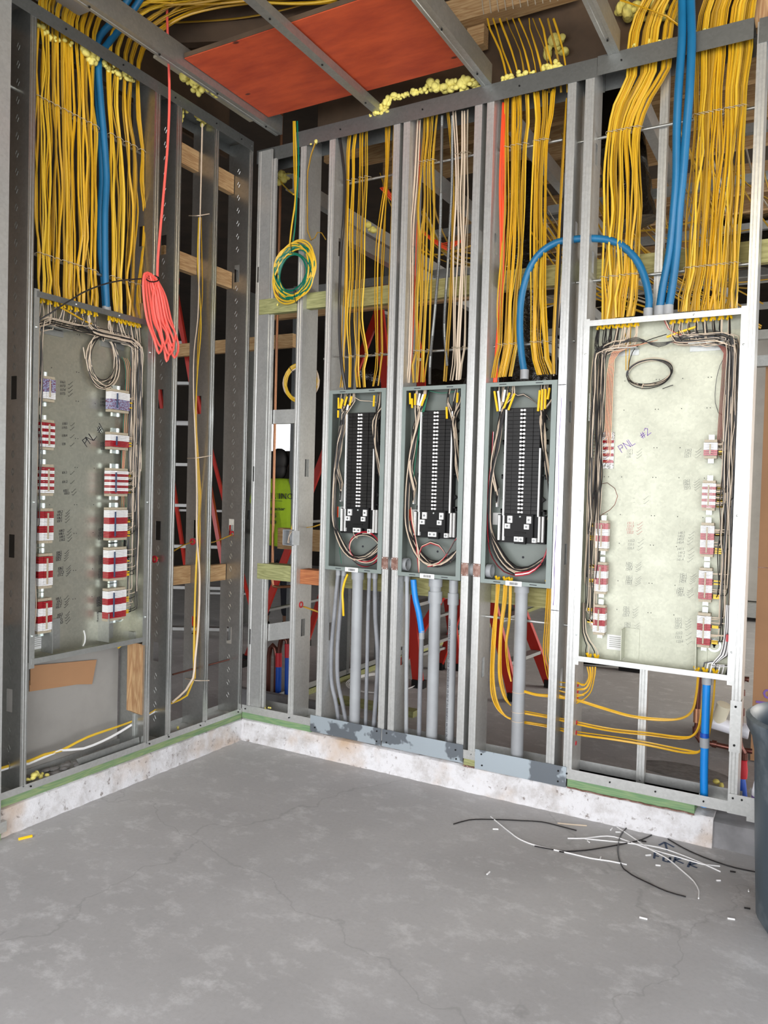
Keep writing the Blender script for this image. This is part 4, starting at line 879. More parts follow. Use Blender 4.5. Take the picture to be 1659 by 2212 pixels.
# blue conduits on the right
DB = .045
def blue(pxs, r, label, d=DB, ends=(), mat='bluep'):
    pts = [W(px, py, d) for px, py in pxs]; return conduit(pts, r, mat, label, ends, corr=True)
t = blue([(1133, 808), (1126, 760), (1123, 700), (1127, 640), (1142, 585), (1166, 548), (1200, 525), (1240, 517), (1280, 515), (1320, 520), (1352, 537), (1378, 567), (1394, 605), (1402, 645), (1400, 676)], .0175, 'blue conduit arching from the third load center over to the big right-hand panel', .05)
for (px, py, q) in ((1133, 812, -6), (1400, 676, -2)):
    a = W(px, py+q, .05); MB().cyl(a+Vector((0, 0, .016)), a-Vector((0, 0, .03)), .021, 18).build('coupling', 'pvc', t)
def blue2(bot, top, label, dtop):
    P = [W(px, py, d) for px, py, d in bot]+top; t = conduit(P, .0185, 'bluep', label, [(P[0]+Vector((0, 0, .03)), P[0]-Vector((0, 0, .012)), .0225, 'pvc')], corr=True); return t
blue2([(1424, 676, .05), (1432, 620, .045), (1447, 540, .03), (1456, 450, .0), (1461, 380, -.015), (1462, 280, -.03), (1466, 190, -.045), (1473, 90, -.045), (1474, 0, -.03)], [W(1474, -60, -.03)], 'left one of the two tall blue conduits above the right-hand panel', 0)
blue2([(1443, 674, .05), (1452, 620, .045), (1462, 540, .03), (1468, 450, .0), (1475, 380, -.015), (1483, 280, -.03), (1490, 190, -.045), (1494, 90, -.045), (1492, 0, -.03)], [W(1491, -60, -.03)], 'right one of the two tall blue conduits above the right-hand panel', 0)
t = thing('conduit', 'upright blue conduit below the right-hand relay panel', 'conduit', W(1525, 1740, .05))
MB().tube(spline([W(1527, 1462, .05), W(1525, 1520, .05), W(1523, 1590, .05), W(1521, 1660, .05), W(1521, 1742, .05)], .0045), .0175, 14, rf=lambda i: 1 if i % 2 else .95).build('pipe', 'bluel', t)
MB().cyl(W(1527, 1455, .05), W(1527, 1478, .05), .0215, 18).build('coupling', 'pvc', t); MB().cyl(W(1522, 1593, .05), W(1522, 1614, .05), .0205, 18).build('coupling', 'pvc', t)
MB().cyl(W(1522, 1583, .05), W(1522, 1592, .05), .0190, 18).build('tape_band', 'sleeve_b', t)
# blue conduits on the left
for sx, lab, nd in ((0, 'left blue conduit in the left-hand cable curtain', 0), (1, 'right blue conduit in the left-hand cable curtain', 1)):
    q = [(228+3*sx, 664), (224+4*sx, 600), (218+9*sx, 540), (217+10*sx, 460), (221+9*sx, 380), (217+7*sx, 290), (212+5*sx, 210), (211+3*sx, 130)]
    pts = [V(px, py, .075 if sx else .10) for px, py in q]; pts += [Vector((-.075-.02*(1-sx), -1.04+.045*sx, 3.60)), Vector((-.02, -.99+.05*sx, 3.72)), Vector((.12, -.93+.05*sx, 3.95)), Vector((.2, -.85+.05*sx, 4.2))]
    conduit(pts, .0165, 'bluep', lab, [(V(229+sx, 662, .08), V(230+sx, 680, .08), .0205, 'pvc')] if sx else [], corr=True)
# ================================================================== rods and ties
RODS = []
def rod(F, pa, pb, d, label, r=.0068, mat='galv2'):
    P = V if F is FL else W; a = P(*pa, d); b = P(*pb, d); z = (a.z+b.z)/2; ui = 1 if F is FL else 0
    t = thing('support_rod', label, 'support rod', F(a[ui], z, d)); MB().cyl(F(a[ui], z, d), F(b[ui], z, d), r, 10).build('rod', mat, t)
    RODS.append((F, z, d, t)); return t, z
DR = .095
rl1, zl1 = rod(FL, (18, 188), (312, 332), DR, 'upper support rod behind the left-hand cable curtain')
rl2, zl2 = rod(FL, (28, 534), (304, 622), DR, 'lower support rod behind the left-hand cable curtain')
rod(FL, (373, 1460), (495, 1422), .06, 'thin steel rod low in the left-hand wall', .005, 'dcopper')
ra, za = rod(FR, (732, 398), (860, 378), DR, 'upper support rod above the leftmost load center')
rb, zb_ = rod(FR, (905, 355), (1028, 338), DR, 'upper support rod above the middle load center')
rc, zc = rod(FR, (1075, 326), (1215, 306), DR, 'upper support rod above the third load center')
rd_, zd = rod(FR, (700, 774), (1242, 738), DR, 'long lower support rod above all three load centers')
re_, ze = rod(FR, (1245, 300), (1640, 240), DR, 'upper support rod above the right-hand relay panel')
rf_, zf = rod(FR, (1245, 603), (1622, 578), DR, 'lower support rod above the right-hand relay panel')
rg_, zg = rod(FR, (1045, 1330), (1232, 1352), DR, 'support rod across the wall under the third load center', .007, 'galv')
# ================================================================== cables
def cable(pts, r, mat, label, group, rnd, r2=None, step=.05):
    ph = rnd.uniform(0, 6.3); tw = rnd.uniform(-3, 3)
    return tag(MB().tube(spline(pts, step), r, 8, r2=r2 or r*.55, twist=lambda t: ph+tw*t).build('cable', mat), label, 'cable', group)
def bunches(F, rows, K, n, d, where, seed, mats=('yel', 'yel', 'yel2', 'yel3'), r=.0052, ties=(), spread=.017, skip=(), tail=None, order='from left', sway=.012, colour='yellow'):
    """rows: list of (pxL,pyL,pxR,pyR[,spread factor]) from bottom to top; K tied bunches of n cables each"""
    rnd = random.Random(seed); P = V if F is FL else W; ui = 1 if F is FL else 0
    for k in range(K):
        if k in skip: continue
        t = (k+.5)/K; nn = n[k] if isinstance(n, (list, tuple)) else n
        cs = []
        for ri, row in enumerate(rows):
            px = row[0]+(row[2]-row[0])*t; py = row[1]+(row[3]-row[1])*t
            q = P(px, py, d); cs.append((q[ui]+rnd.uniform(-1, 1)*.006, q[2], row[4] if len(row) > 4 else 1))
        for i in range(nn):
            o = (i-(nn-1)/2)*.0062; dj = rnd.uniform(-.018, .018); pts = []
            perm = rnd.random()
            for (u, z, sp) in cs:
                oo = o*(1 if sp < 1 else 1.25)+rnd.uniform(-1, 1)*spread*(sp if sp >= 1 else .12)*.42
                pts.append(F(u+oo, z, d-.018+dj*(1 if sp >= 1 else .4)+rnd.uniform(-.004, .004)))
            if tail: pts += tail(pts[-1], k, i, rnd)
            lab = '%s cable, %s bunch %s, %s' % (colour, ORD[k], order, where) if K > 1 else '%s cable, %s' % (colour, where)
            cable(pts, r*rnd.uniform(.9, 1.08), rnd.choice(mats), lab, '%s cables, %s' % (ORD[k]+' bunch' if K > 1 else 'single bunch', where), rnd)
        for (rt, zz) in ties:
            best = min(cs, key=lambda c: abs(c[1]-zz)); u = best[0]; h = nn*.0040+.006; q = []
            for j in range(10): an = 2*math.pi*j/10; q.append(F(u+math.cos(an)*h, zz+.004*math.sin(an*2), d-.010+math.sin(an)*.022))
            MB().tube(q, .0016, 5, closed=True).build('cable_tie', 'tan', rt)
WL = 'left-hand cable curtain'
def tail_left(p, k, i, rnd):
    y = p.y; return [Vector((p.x, y, 3.53)), Vector((-.06, y+.02, 3.66)), Vector((.03, y+.10, 3.80)), Vector((.25, y*.55-.15+rnd.uniform(-.05, .05), 3.90+rnd.uniform(-.04, .06))), Vector((.75, y*.5+.05+rnd.uniform(-.06, .06), 3.93+rnd.uniform(-.04, .06))), Vector((1.35, y*.45+.2, 3.98+rnd.uniform(-.04, .06)))]
bunches(FL, [(77, 648, 207, 676, .9), (76, 600, 206, 640, 1), (74, 545, 206, 590, .3), (74, 470, 208, 530, 1.2), (74, 380, 208, 450, 1.2), (74, 290, 206, 360, 1.2), (74, 212, 206, 290, .3), (74, 150, 204, 230, 1.1), (74, 60, 200, 128, .6)], 10, [4, 4, 4, 3, 4, 4, 4, 4, 3, 4], .085, WL+', left of the blue conduits', 11, ties=((rl1, zl1), (rl2, zl2)), tail=tail_left)
bunches(FL, [(238, 672, 304, 692, .9), (236, 640, 302, 664, 1), (232, 598, 302, 620, .3), (234, 520, 308, 560, 1.2), (234, 420, 314, 470, 1.2), (232, 350, 310, 400, 1.1), (230, 298, 308, 330, .3), (222, 220, 300, 262, 1.1), (222, 145, 302, 192, .6)], 5, [4, 4, 4, 4, 4], .085, WL+', right of the blue conduits', 12, ties=((rl1, zl1), (rl2, zl2)), tail=tail_left)
def tail_up(p, k, i, rnd): return [Vector((p.x+.01, p.y, 3.53)), Vector((p.x-.01, p.y-.01, 3.70))]
bunches(FR, [(735, 838, 802, 838, .5), (738, 800, 800, 798, .8), (736, 772, 804, 768, .3), (742, 700, 792, 690, 1), (748, 600, 795, 600, 1), (748, 500, 800, 500, 1), (750, 395, 802, 390, .3), (752, 330, 800, 322, .8), (754, 290, 802, 284, .6)], 4, [3, 3, 3, 3], .075, 'above the leftmost load center', 13, ties=((ra, za), (rd_, zd)), r=.0046, spread=.012)
bunches(FR, [(806, 836, 828, 834, .5), (810, 800, 832, 798, .8), (812, 766, 834, 764, .3), (808, 650, 836, 650, 1), (812, 540, 840, 540, 1), (826, 450, 842, 440, 1), (834, 385, 846, 380, .5), (834, 280, 850, 275, .6)], 2, [2, 2], .075, 'right side above the leftmost load center', 14, ties=((rd_, zd),), r=.0046)
bunches(FR, [(890, 828, 926, 826, .5), (892, 790, 930, 788, .9), (896, 762, 932, 758, .3), (898, 650, 936, 648, 1), (900, 540, 940, 540, 1), (904, 450, 944, 446, 1), (908, 358, 944, 352, .4), (914, 300, 948, 294, .8), (914, 258, 952, 250, .6)], 4, [3, 3, 3, 2], .075, 'at the left above the middle load center', 15, ties=((rb, zb_), (rd_, zd)), r=.0048)
bunches(FR, [(960, 826, 970, 824, .5), (966, 760, 972, 756, .3), (974, 640, 980, 640, .6), (978, 500, 984, 500, .6), (976, 350, 984, 350, .4), (964, 245, 974, 245, .5)], 1, 2, .07, 'right of the steel flex above the middle load center', 16, r=.0048)
bunches(FR, [(974, 824, 1004, 820, .5), (978, 790, 1006, 788, .8), (978, 757, 1010, 753, .3), (982, 650, 1012, 650, .9), (984, 540, 1016, 540, 1), (986, 440, 1018, 440, 1), (984, 345, 1020, 342, .4), (980, 245, 1022, 240, .6)], 3, [3, 3, 2], .07, 'at the right above the middle load center', 17, mats=('cream', 'tan'), r=.0042, ties=((rb, zb_), (rd_, zd)), colour='cream')
bunches(FR, [(882, 828, 888, 828, .5), (886, 762, 890, 760, .3), (890, 640, 894, 640, .6), (892, 500, 896, 500, .6), (900, 380, 905, 380, .6), (906, 262, 910, 262, .5)], 1, 3, .07, 'by the left stud of the middle load center', 18, mats=('cream',), r=.0046, colour='cream')
bunches(FR, [(1062, 818, 1112, 814, .5), (1068, 780, 1120, 776, .9), (1078, 752, 1122, 748, .3), (1080, 660, 1128, 655, 1), (1085, 560, 1140, 550, 1), (1090, 460, 1140, 450, 1), (1092, 325, 1145, 318, .3), (1092, 280, 1150, 270, .9), (1092, 218, 1146, 208, .6)], 4, [4, 4, 4, 3], .075, 'at the left above the third load center', 19, ties=((rc, zc), (rd_, zd)), r=.0052)
bunches(FR, [(1158, 812, 1204, 808, .5), (1150, 780, 1192, 776, .9), (1146, 746, 1190, 742, .3), (1150, 640, 1180, 636, 1), (1152, 540, 1184, 535, 1), (1150, 440, 1184, 430, 1), (1154, 318, 1188, 312, .3), (1158, 262, 1196, 254, .9), (1152, 205, 1208, 196, .6)], 3, [4, 4, 4], .075, 'at the right above the third load center', 20, ties=((rc, zc), (rd_, zd)), r=.0052)
bunches(FR, [(1196, 810, 1204, 808, .5), (1194, 740, 1200, 738, .4), (1202, 600, 1206, 600, .6), (1208, 480, 1214, 480, .6), (1218, 350, 1222, 350, .5), (1222, 220, 1226, 215, .5)], 1, 2, .06, 'by the right stud above the third load center', 21, r=.0048)
def tail_beam(p, k, i, rnd): return [Vector((p.x-.01, p.y, 3.53)), Vector((p.x-.03, p.y-.02, 3.70)), Vector((p.x-.085, .02, 3.86)), Vector((p.x-.10, .0, 4.0))]
def tail_over(p, k, i, rnd): return [Vector((p.x+.0, p.y, 3.54)), Vector((p.x+.03, p.y-.01, 3.68)), Vector((p.x+.16, p.y-.02, 3.82+rnd.uniform(-.03, .03))), Vector((p.x+.42, .05, 3.92+rnd.uniform(-.05, .05))), Vector((p.x+.85, .0, 3.98))]
bunches(FR, [(1300, 693, 1374, 684, .6), (1304, 650, 1378, 645, 1), (1304, 605, 1384, 598, .3), (1306, 540, 1386, 535, 1), (1310, 460, 1388, 450, 1), (1312, 380, 1388, 370, 1), (1314, 296, 1386, 285, .3), (1328, 230, 1412, 215, .9), (1352, 172, 1452, 150, .6)], 7, [4, 3, 4, 4, 3, 4, 3], .075, 'left of the blue conduits above the right-hand panel', 22, ties=((re_, ze), (rf_, zf)), tail=tail_over)
bunches(FR, [(1462, 676, 1592, 668, .6), (1466, 640, 1594, 632, 1), (1478, 590, 1598, 582, .3), (1482, 500, 1602, 495, 1), (1490, 420, 1606, 410, 1), (1496, 340, 1610, 330, 1), (1500, 262, 1616, 246, .3), (1502, 200, 1618, 190, .9), (1504, 140, 1628, 110, .6)], 11, [3, 3, 4, 3, 4, 3, 3, 4, 3, 3, 3], .075, 'right of the blue conduits above the right-hand panel', 23, ties=((re_, ze), (rf_, zf)), tail=tail_over)
rnd = random.Random(5)
for k in range(11):   # from the stapled header down to the top track
    x0, x1 = 1052+k*14.5, 1094+k*13
    cable([W(x0+rnd.uniform(-4, 4), 40, .03), W(x0+6, 62, .03), W((x0*.45+x1*.55)+rnd.uniform(-3, 8), 110, .05), W(x1, 165, .06), W(x1+1, 200, .07)], .0052, rnd.choice(['yel', 'yel3']), 'yellow cable dropping from the stapled pine header to the %s hole' % ('left' if k < 6 else 'right'), 'cables from the pine header', rnd)
for k in range(12):
    p = W(1045+k*16, 26-k*3, .005); t_ = tag(MB().tube([p+Vector((-.012, 0, .07)), p+Vector((-.006, -.004, .03)), p+Vector((0, 0, -.012))], .0025, 5).build('staple_strap', 'tan'), 'pale strap tying cables to the pine header', 'cable tie', 'straps on the pine header')
for k in range(22):   # overhead run of cables across the ceiling void
    y = -1.55+.055*k+rnd.uniform(-.02, .02); z = 3.88+rnd.uniform(-.05, .10)
    cable([Vector((-.1+rnd.uniform(-.1, .1), y-.25, z-.02)), Vector((.3, y-.08+rnd.uniform(-.03, .03), z)), Vector((.8, y+rnd.uniform(-.04, .04), z+rnd.uniform(-.02, .02))), Vector((1.4, y+.05+rnd.uniform(-.04, .04), z+.02)), Vector((2.2, y+.15, z+.03))], .0055, rnd.choice(['yel', 'yel3', 'yel3']), 'yellow cable in the overhead run above the joists', 'overhead cable run', rnd, step=.08)
cable([W(1340, 0, .0), W(1400, 20, .0), W(1440, 35, .02), W(1475, 62, .06)], .0052, 'yel', 'single yellow cable crossing above the track left of the blue conduits', None, rnd)
for k in range(2):
    cable([V(240+8*k, 0, -.12), V(300+8*k, 45, -.12), V(350+6*k, 85, -.12), V(400+8*k, 112, -.10), V(440, 124, -.08)], .0052, 'yel', 'yellow cable running along the left ceiling joist', 'cables on the left ceiling joist', rnd)
# red, black, steel and others in the bays
for k in range(3):
    cable([W(1066+3*k, 826, .06), W(1072+2*k, 740, .06), W(1080+2*k, 640, .06), W(1082+3*k, 520, .05), W(1080+5*k, 400, .05), W(1083+3*k, 300, .05), W(1086+3*k, 222, .06)], .006, 'orange', '%s of the three orange-red cables beside the third load center bay stud' % ORD[k], None, rnd)
cable([W(906, 262, .09), W(906, 360, .09), W(898, 560, .09), W(893, 700, .09), W(886, 828, .09)], .005, 'orange', 'dim orange cable behind the cream cables above the middle load center', None, rnd)
cable([W(734, 296, .03), W(744, 380, .03), W(743, 460, .03), W(736, 560, .03), W(733, 690, .03), W(737, 780, .03), W(747, 842, .05)], .0085, 'bwire', 'thick black cable at the left above the leftmost load center', None, rnd, r2=.0085)
cable([W(1232, 238, .05), W(1226, 340, .05), W(1216, 460, .05), W(1208, 600, .05), W(1203, 700, .05), W(1202, 810, .06)], .0055, 'bwire', 'black cable beside the stud right of the third load center bay', None, rnd, r2=.005)
cable([W(1226, 500, .06), W(1214, 600, .06), W(1206, 690, .06), W(1196, 812, .06)], .0045, 'cream', 'lone cream cable near the right of the third load center bay', None, rnd)
cable([W(1050, 440, .12), W(1043, 560, .12), W(1040, 700, .12), W(1043, 790, .12)], .005, 'yel', 'single yellow cable in the gap left of the third load center', None, rnd)
cable([W(850, 270, .1), W(846, 450, .1), W(840, 640, .1), W(838, 790, .1)], .005, 'yel', 'single yellow cable behind the stud right of the leftmost bay', None, rnd)
for k, (a, b) in enumerate((((955, 250, 950, 520, 942, 640, 930, 770, 928, 830), 'left'), ((977, 250, 976, 400, 968, 560, 960, 700, 966, 790), 'right'))):
    P = [W(a[2*i], a[2*i+1], .05) for i in range(5)]
    o = MB().tube(spline(P, .0035), .0085, 8, rf=lambda i: 1.0 if i % 2 else .84).build('flex_conduit', 'galv_dark'); tag(o, '%s steel flexible conduit above the middle load center' % b, 'flexible conduit')
# cables under the third load center
def low(pxs, label, d=.05, mat='yel', grp=None, r=.0052): return cable([W(px, py, dd if False else d) for px, py in pxs for dd in (0,)], r, mat, label, grp, rnd, step=.012)
for k in range(3): low([(1073+3*k, 1256), (1071+2*k, 1300), (1064+3*k, 1370), (1060+3*k, 1450), (1062+4*k, 1500), (1074+3*k, 1530), (1092, 1547), (1104, 1553)], 'yellow cable of the outer loop left of the fat conduit under the third load center', grp='outer loop under the third load center')
for k in range(3): low([(1090+3*k, 1256), (1087+3*k, 1300), (1080+2*k, 1370), (1077+3*k, 1450), (1083+3*k, 1490), (1092+2*k, 1512), (1104, 1524)], 'yellow cable of the middle loop left of the fat conduit under the third load center', grp='middle loop under the third load center')
for k in range(2): low([(1102+2*k, 1260), (1099+2*k, 1340), (1092+3*k, 1390), (1096+3*k, 1440), (1104, 1472)], 'yellow cable of the inner loop left of the fat conduit under the third load center', grp='inner loop under the third load center')
for k in range(4): low([(1183+3*k, 1258), (1178+4*k, 1340), (1174+4*k, 1400), (1178+5*k, 1440), (1188+3*k, 1470+6*k), (1215, 1474+10*k), (1262, 1478+12*k)], 'yellow cable of the bundle right of the fat conduit under the third load center', grp='right-hand bundle under the third load center')
clamps(FR, (WU(1075, 1255, .05), WU(1092, 1255, .05), WU(1103, 1256, .05), WU(1184, 1262, .05)), 1.066, 'foot of the third load center', False)
for k in range(2):
    low([(1130, 1492+2*k), (1160, 1500+2*k), (1200, 1503+3*k), (1245, 1511+2*k), (1300, 1528+2*k), (1360, 1545+2*k), (1420, 1552+3*k), (1470, 1552), (1495, 1535), (1504, 1500), (1508, 1462)], 'yellow cable sagging highest under the right-hand panel', grp='top sagging pair under the right-hand panel')
    low([(1128, 1535+5*k), (1190, 1547+4*k), (1245, 1559+5*k), (1320, 1574+5*k), (1400, 1583+5*k), (1470, 1592+4*k), (1498, 1588), (1512, 1560), (1519, 1500), (1521, 1466)], 'yellow cable of the middle sagging pair under the right-hand panel', grp='middle sagging pair under the right-hand panel', d=.07)
    low([(1128, 1558+3*k), (1190, 1568+4*k), (1245, 1580+6*k), (1330, 1592+6*k), (1400, 1604+6*k), (1480, 1620+6*k), (1513, 1622), (1530, 1590), (1540, 1520), (1544, 1468)], 'yellow cable of the lowest sagging pair under the right-hand panel', grp='lowest sagging pair under the right-hand panel', d=.085)
for k in range(4): low([(1268+6*k, 1440), (1272+4*k, 1462), (1262+4*k, 1480+6*k), (1246, 1474+15*k), (1225, 1472+15*k)], 'yellow cable turning in under the lower left corner of the right-hand panel', grp='cables at the lower left of the right-hand panel')
for px, ys in ((1243, (1478, 1492, 1507, 1560, 1582, 1605)),):
    for k, y in enumerate(ys):
        t = tag(MB().pipe(FR(1.979, WZ(px, y, .06), .06), FR(1.983, WZ(px, y, .06), .06), .011, .006, 12).build('grommet', 'sleeve_r'), 'red plastic grommet in the stud at the lower left of the right-hand panel', 'grommet', 'red grommets in the stud left of the right-hand panel')
for z in (WZ(1110, 1497, .02), WZ(1110, 1540, .02), WZ(1110, 1560, .02)):
    q = [FR(1.692+.0325*math.cos(a*.5236), z, DC+.0325*math.sin(a*.5236)) for a in range(12)]; tag(MB().tube(q, .0015, 5, closed=True).build('cable_tie', 'cream'), 'clear tie strapped round the fat conduit under the third load center', 'cable tie', 'ties on the fat conduit')
# ================================================================== hanging things and loose cables
t = thing('extension_cord', 'coral extension cord hanging in a hank before the left-hand wall', 'extension cord', V(345, 600, -.05))
CC = -.05
MB().tube(spline([V(357, -60, CC), V(360, 0, CC), V(363, 100, CC), V(366, 200, CC), V(363, 300, CC), V(355, 400, CC), V(346, 500, CC), V(341, 560, CC), V(340, 598, CC)], .04), .0062, 8).build('drop', 'coral', t)
rnd = random.Random(9)
for k in range(7):
    bx_, by_ = 343+k*5.6, 770+rnd.uniform(-25, 14); w0 = rnd.uniform(5, 18); dd = CC-.012+.004*(k % 4)
    pts = [V(338, 603, dd), V(326-k*1.5, 592, dd), V(312+k*3, 592+k*1.2, dd), V(310+k*6, 630, dd), V(318+k*6.5, 690, dd), V(bx_-w0, by_-30, dd), V(bx_, by_, dd-.006), V(bx_+w0*.8, by_-26, dd), V(336+k*5.5, 690, dd), V(330+k*4.5, 640, dd), V(339, 604, dd)]
    MB().tube(spline(pts, .02), .0062, 7).build('loop', 'coral', t)
MB().tube([V(330+14*math.cos(a*.7), 602+7*math.sin(a*.7), CC-.012-.014*math.sin(a*.7)) for a in range(9)], .003, 5, closed=True).build('cord_tie', 'black', t)
cable([V(83, 692, .0), V(110, 676, -.015), V(140, 656, -.03), V(175, 634, -.04), V(215, 617, -.045), V(260, 606, -.05), V(325, 601, -.055)], .0035, 'bwire', 'thin black cord stretched from the coral hank to the left-hand relay panel', None, rnd, r2=.0035)
dr = .02
P5 = lambda L, d=dr: [V(x, y, d) for x, y in L]
cable(P5([(437, 268), (435, 360), (433, 440), (431, 520), (430, 600), (427, 690), (419, 760), (418, 850), (422, 960), (425, 1060), (425, 1160), (431, 1240), (429, 1340), (422, 1420), (417, 1465), (402, 1490), (372, 1517)]), .0058, 'cream', 'pale cable hanging down the left-hand wall from the foam lump', None, rnd)
cable(P5([(430, 470), (427, 560), (431, 640), (434, 710), (427, 800), (422, 900), (425, 985), (430, 1090), (425, 1200), (421, 1300), (419, 1400), (418, 1468), (404, 1502), (368, 1520)], .03), .0058, 'yel2', 'front yellow cable of the hanging drop in the left-hand wall', None, rnd)
cable(P5([(434, 470), (436, 560), (437, 640), (428, 740), (424, 900), (428, 985), (434, 1090), (432, 1160), (429, 1300), (423, 1400), (421, 1466)], .045), .0050, 'yel', 'rear yellow cable of the hanging drop in the left-hand wall', None, rnd)
for (x0, y0, x1, y1, lab) in ((408, 466, 452, 462, 'upper'), (405, 990, 456, 984, 'middle'), (400, 1466, 452, 1470, 'lower')):
    a = V(x0, y0, .13); b = V(x1, y1, .0); tag(MB().tube(spline([a, V((x0+x1)/2-4, (y0+y1)/2+2, .012), b], .02), .0026, 5).build('cable_tie', 'cream'), lab+' pale tie holding the hanging cable drop to its stud', 'cable tie')
def grommet(F, u, z, d, label, ax):
    mb = MB(); c = F(u, z, d); e = Vector((.004, 0, 0)) if F is FR else Vector((0, .004, 0)); mb.pipe(c-e, c+e, .019, .008, 14)
    tag(mb.build('grommet', 'sleeve_r'), label, 'grommet')
for (px, py, lab) in ((347, 1524, 'red grommet low in the wide embossed stud of the left-hand wall'), (40, 1645, 'red grommet in the leftmost stud near the floor'), (334, 1208, 'red grommet halfway down the stud behind the coral cord'), (416, 1170, 'red grommet behind the hanging drop, left-hand wall'), (502, 1154, 'red grommet in the last stud before the corner')):
    q = V(px, py, .075); grommet(FL, q[1], q[2], .075, lab, 0)
P6 = lambda L: [V(x, y, d) for x, y, d in L]
cable(P6([(348, 1524, .075), (315, 1546, .07), (262, 1567, .065), (190, 1592, .06), (130, 1622, .06), (95, 1630, .06), (62, 1644, .07), (40, 1648, .075), (0, 1660, .075), (-40, 1665, .075)]), .0062, 'yel2', 'yellow cable drooping across the bay below the left-hand relay panel', None, rnd)
cable(P6([(346, 1530, .08), (300, 1556, .07), (240, 1592, .06), (180, 1617, .055), (130, 1621, .06), (95, 1636, .06), (62, 1650, .07), (40, 1652, .075), (0, 1665, .075), (-40, 1668, .075)]), .0062, 'white', 'white cable drooping across the bay below the left-hand relay panel', None, rnd)
cable(P6([(352, 1522, .075), (360, 1520, .07), (370, 1518, .05), (385, 1512, .03)]), .006, 'yel', 'short yellow cable through the low red grommet', None, rnd)
cable(P6([(333, 1208, .075), (372, 1192, .075), (395, 1178, .07), (416, 1170, .075), (440, 1174, .075), (462, 1171, .08), (480, 1164, .08), (502, 1155, .075)]), .005, 'yel3', 'thin yellow cable threaded level through the left-hand studs', None, rnd)
tag(MB().tube(spline([V(255, 1400, .05), V(265, 1392, .05), V(275, 1388, .05), V(292, 1382, .05)], .01), .005, 6).build('cable_scrap', 'yel2'), 'yellow cable scrap lying on the lower lip of the left-hand panel', 'cable scrap')
# coils in the corner bay
cu, cz = WU(634, 589, -.03), WZ(634, 589, -.03)
coil(FR, cu, cz, .118, .140, -.03, 18, ['yel2', 'green'], 'coil of yellow and green wire hung on the stud by the corner', r=.0048, spread=.024, tilt=-.28, tie=[2.0, 5.2], parts='loop',
     lead=[([W(637, 262, .0), W(640, 350, -.005), W(638, 430, -.01), W(630, 490, -.02), W(624, 545, -.03)], 'yel2'), ([W(642, 262, .0), W(645, 350, -.005), W(641, 430, -.01), W(636, 500, -.02), W(628, 548, -.03)], 'green'), ([W(634, 262, .0), W(636, 380, -.0), W(639, 460, -.01), W(633, 520, -.02), W(626, 546, -.03)], 'yel')])
cu, cz = WU(650, 826, .17), WZ(650, 826, .17)
coil(FR, cu, cz, .118, .100, .17, 8, ['yel2', 'cream', 'yel2'], 'yellow cable coil hanging behind the stud in the corner bay', r=.0052, spread=.012, tie=[2.2, 5.4])
cable([W(682, 306, .0), W(672, 335, .0), W(665, 370, .0), W(664, 430, .01), (W(665, 500, .02)), W(672, 519, .02), W(680, 514, .03), W(686, 502, .03), W(695, 503, .04), W(704, 518, .06)], .0055, 'yel3', 'dull yellow cable looping down beside the coil stud', None, rnd)
cable([W(641, 1305, .07), W(660, 1312, .075), W(680, 1319, .08), W(702, 1328, .08)], .005, 'yel3', 'short yellow cable crossing low right of the coil stud', None, rnd)
cable([W(660, 1140, .09), W(680, 1137, .09), W(700, 1130, .09)], .005, 'yel3', 'short yellow cable behind the coil stud at waist height', None, rnd)
q = W(641, 1305, .05); grommet(FR, .374, q[2], .05, 'dark red grommet low in the coil stud', 0)
tag(MB().tube(spline([W(606, 392, .35), W(614, 402, .3), W(624, 412, .2), W(634, 420, .08)], .03), .005, 6).build('cable', 'yel2'), 'cable leaving the foam lump toward the coil stud', 'cable')
tb = thing('junction_box', 'open grey junction box with wires on the coil stud', 'electrical box', W(629, 1160, 0))
u0, u1, z0, z1 = WU(611, 1160, -.01), WU(632, 1160, -.01), WZ(620, 1178, -.01), WZ(620, 1144, -.01)
mb = MB()
for a in ((u0, u0+.003, z0, z1), (u1-.003, u1, z0, z1), (u0, u1, z0, z0+.003), (u0, u1, z1-.003, z1)): mb.bx(FR, *a, -.012, .045)
mb.bx(FR, u0, u1, z0, z1, .042, .045).build('box', 'pvc', tb, False)
MB().bx(FR, u1, u1+.045, z0+.004, z1-.004, -.006, -.003).build('bracket', 'galv', tb, False)
for k in range(6): MB().tube(spline([FR(u0+.045-.004*k, z1-.006, .02), FR(u0+.038-.003*k, (z0+z1)/2+.01, -.0+.004*k), FR(u0+.02+.003*k, z0+.012, .01)], .01), .0024, 5).build('conductor', ['cream', 'bwire'][k % 2], tb)
cable([W(637, 1100, .03), W(634, 1122, .02), W(629, 1146, .015)], .005, 'yel2', 'yellow cable entering the top of the open junction box', None, rnd)
# things behind the left-hand wall, low
tag(MB().bx(FL, -1.62, -.80, .17, .86, .158, .171).build('gypsum_board', 'board', None, False), 'grey gypsum board closing the bay below the left-hand relay panel', 'board')
u = lambda px, py, d=.15: V(px, py, d)[1]; zz = lambda px, py, d=.15: V(px, py, d)[2]
def flat(F, pts, d, th, name, mat, label, cat): 
    P = V if F is FL else W; ui = 1 if F is FL else 0; q = [P(px, py, d) for px, py in pts]
    mb = MB(); mb.loft([[F(p[ui], p[2], d) for p in q], [F(p[ui], p[2], d+th) for p in q]]); return tag(mb.build(name, mat, None, False), label, cat)
flat(FL, [(66, 1438), (209, 1425), (199, 1478), (66, 1480)], .146, .004, 'cardboard_flap', 'card', 'torn cardboard flap below the left-hand relay panel', 'cardboard')
flat(FL, [(64, 1470), (170, 1478), (64, 1494)], .1515, .004, 'cardboard_flap', 'card', 'lower darker strip of cardboard below the left-hand relay panel', 'cardboard')
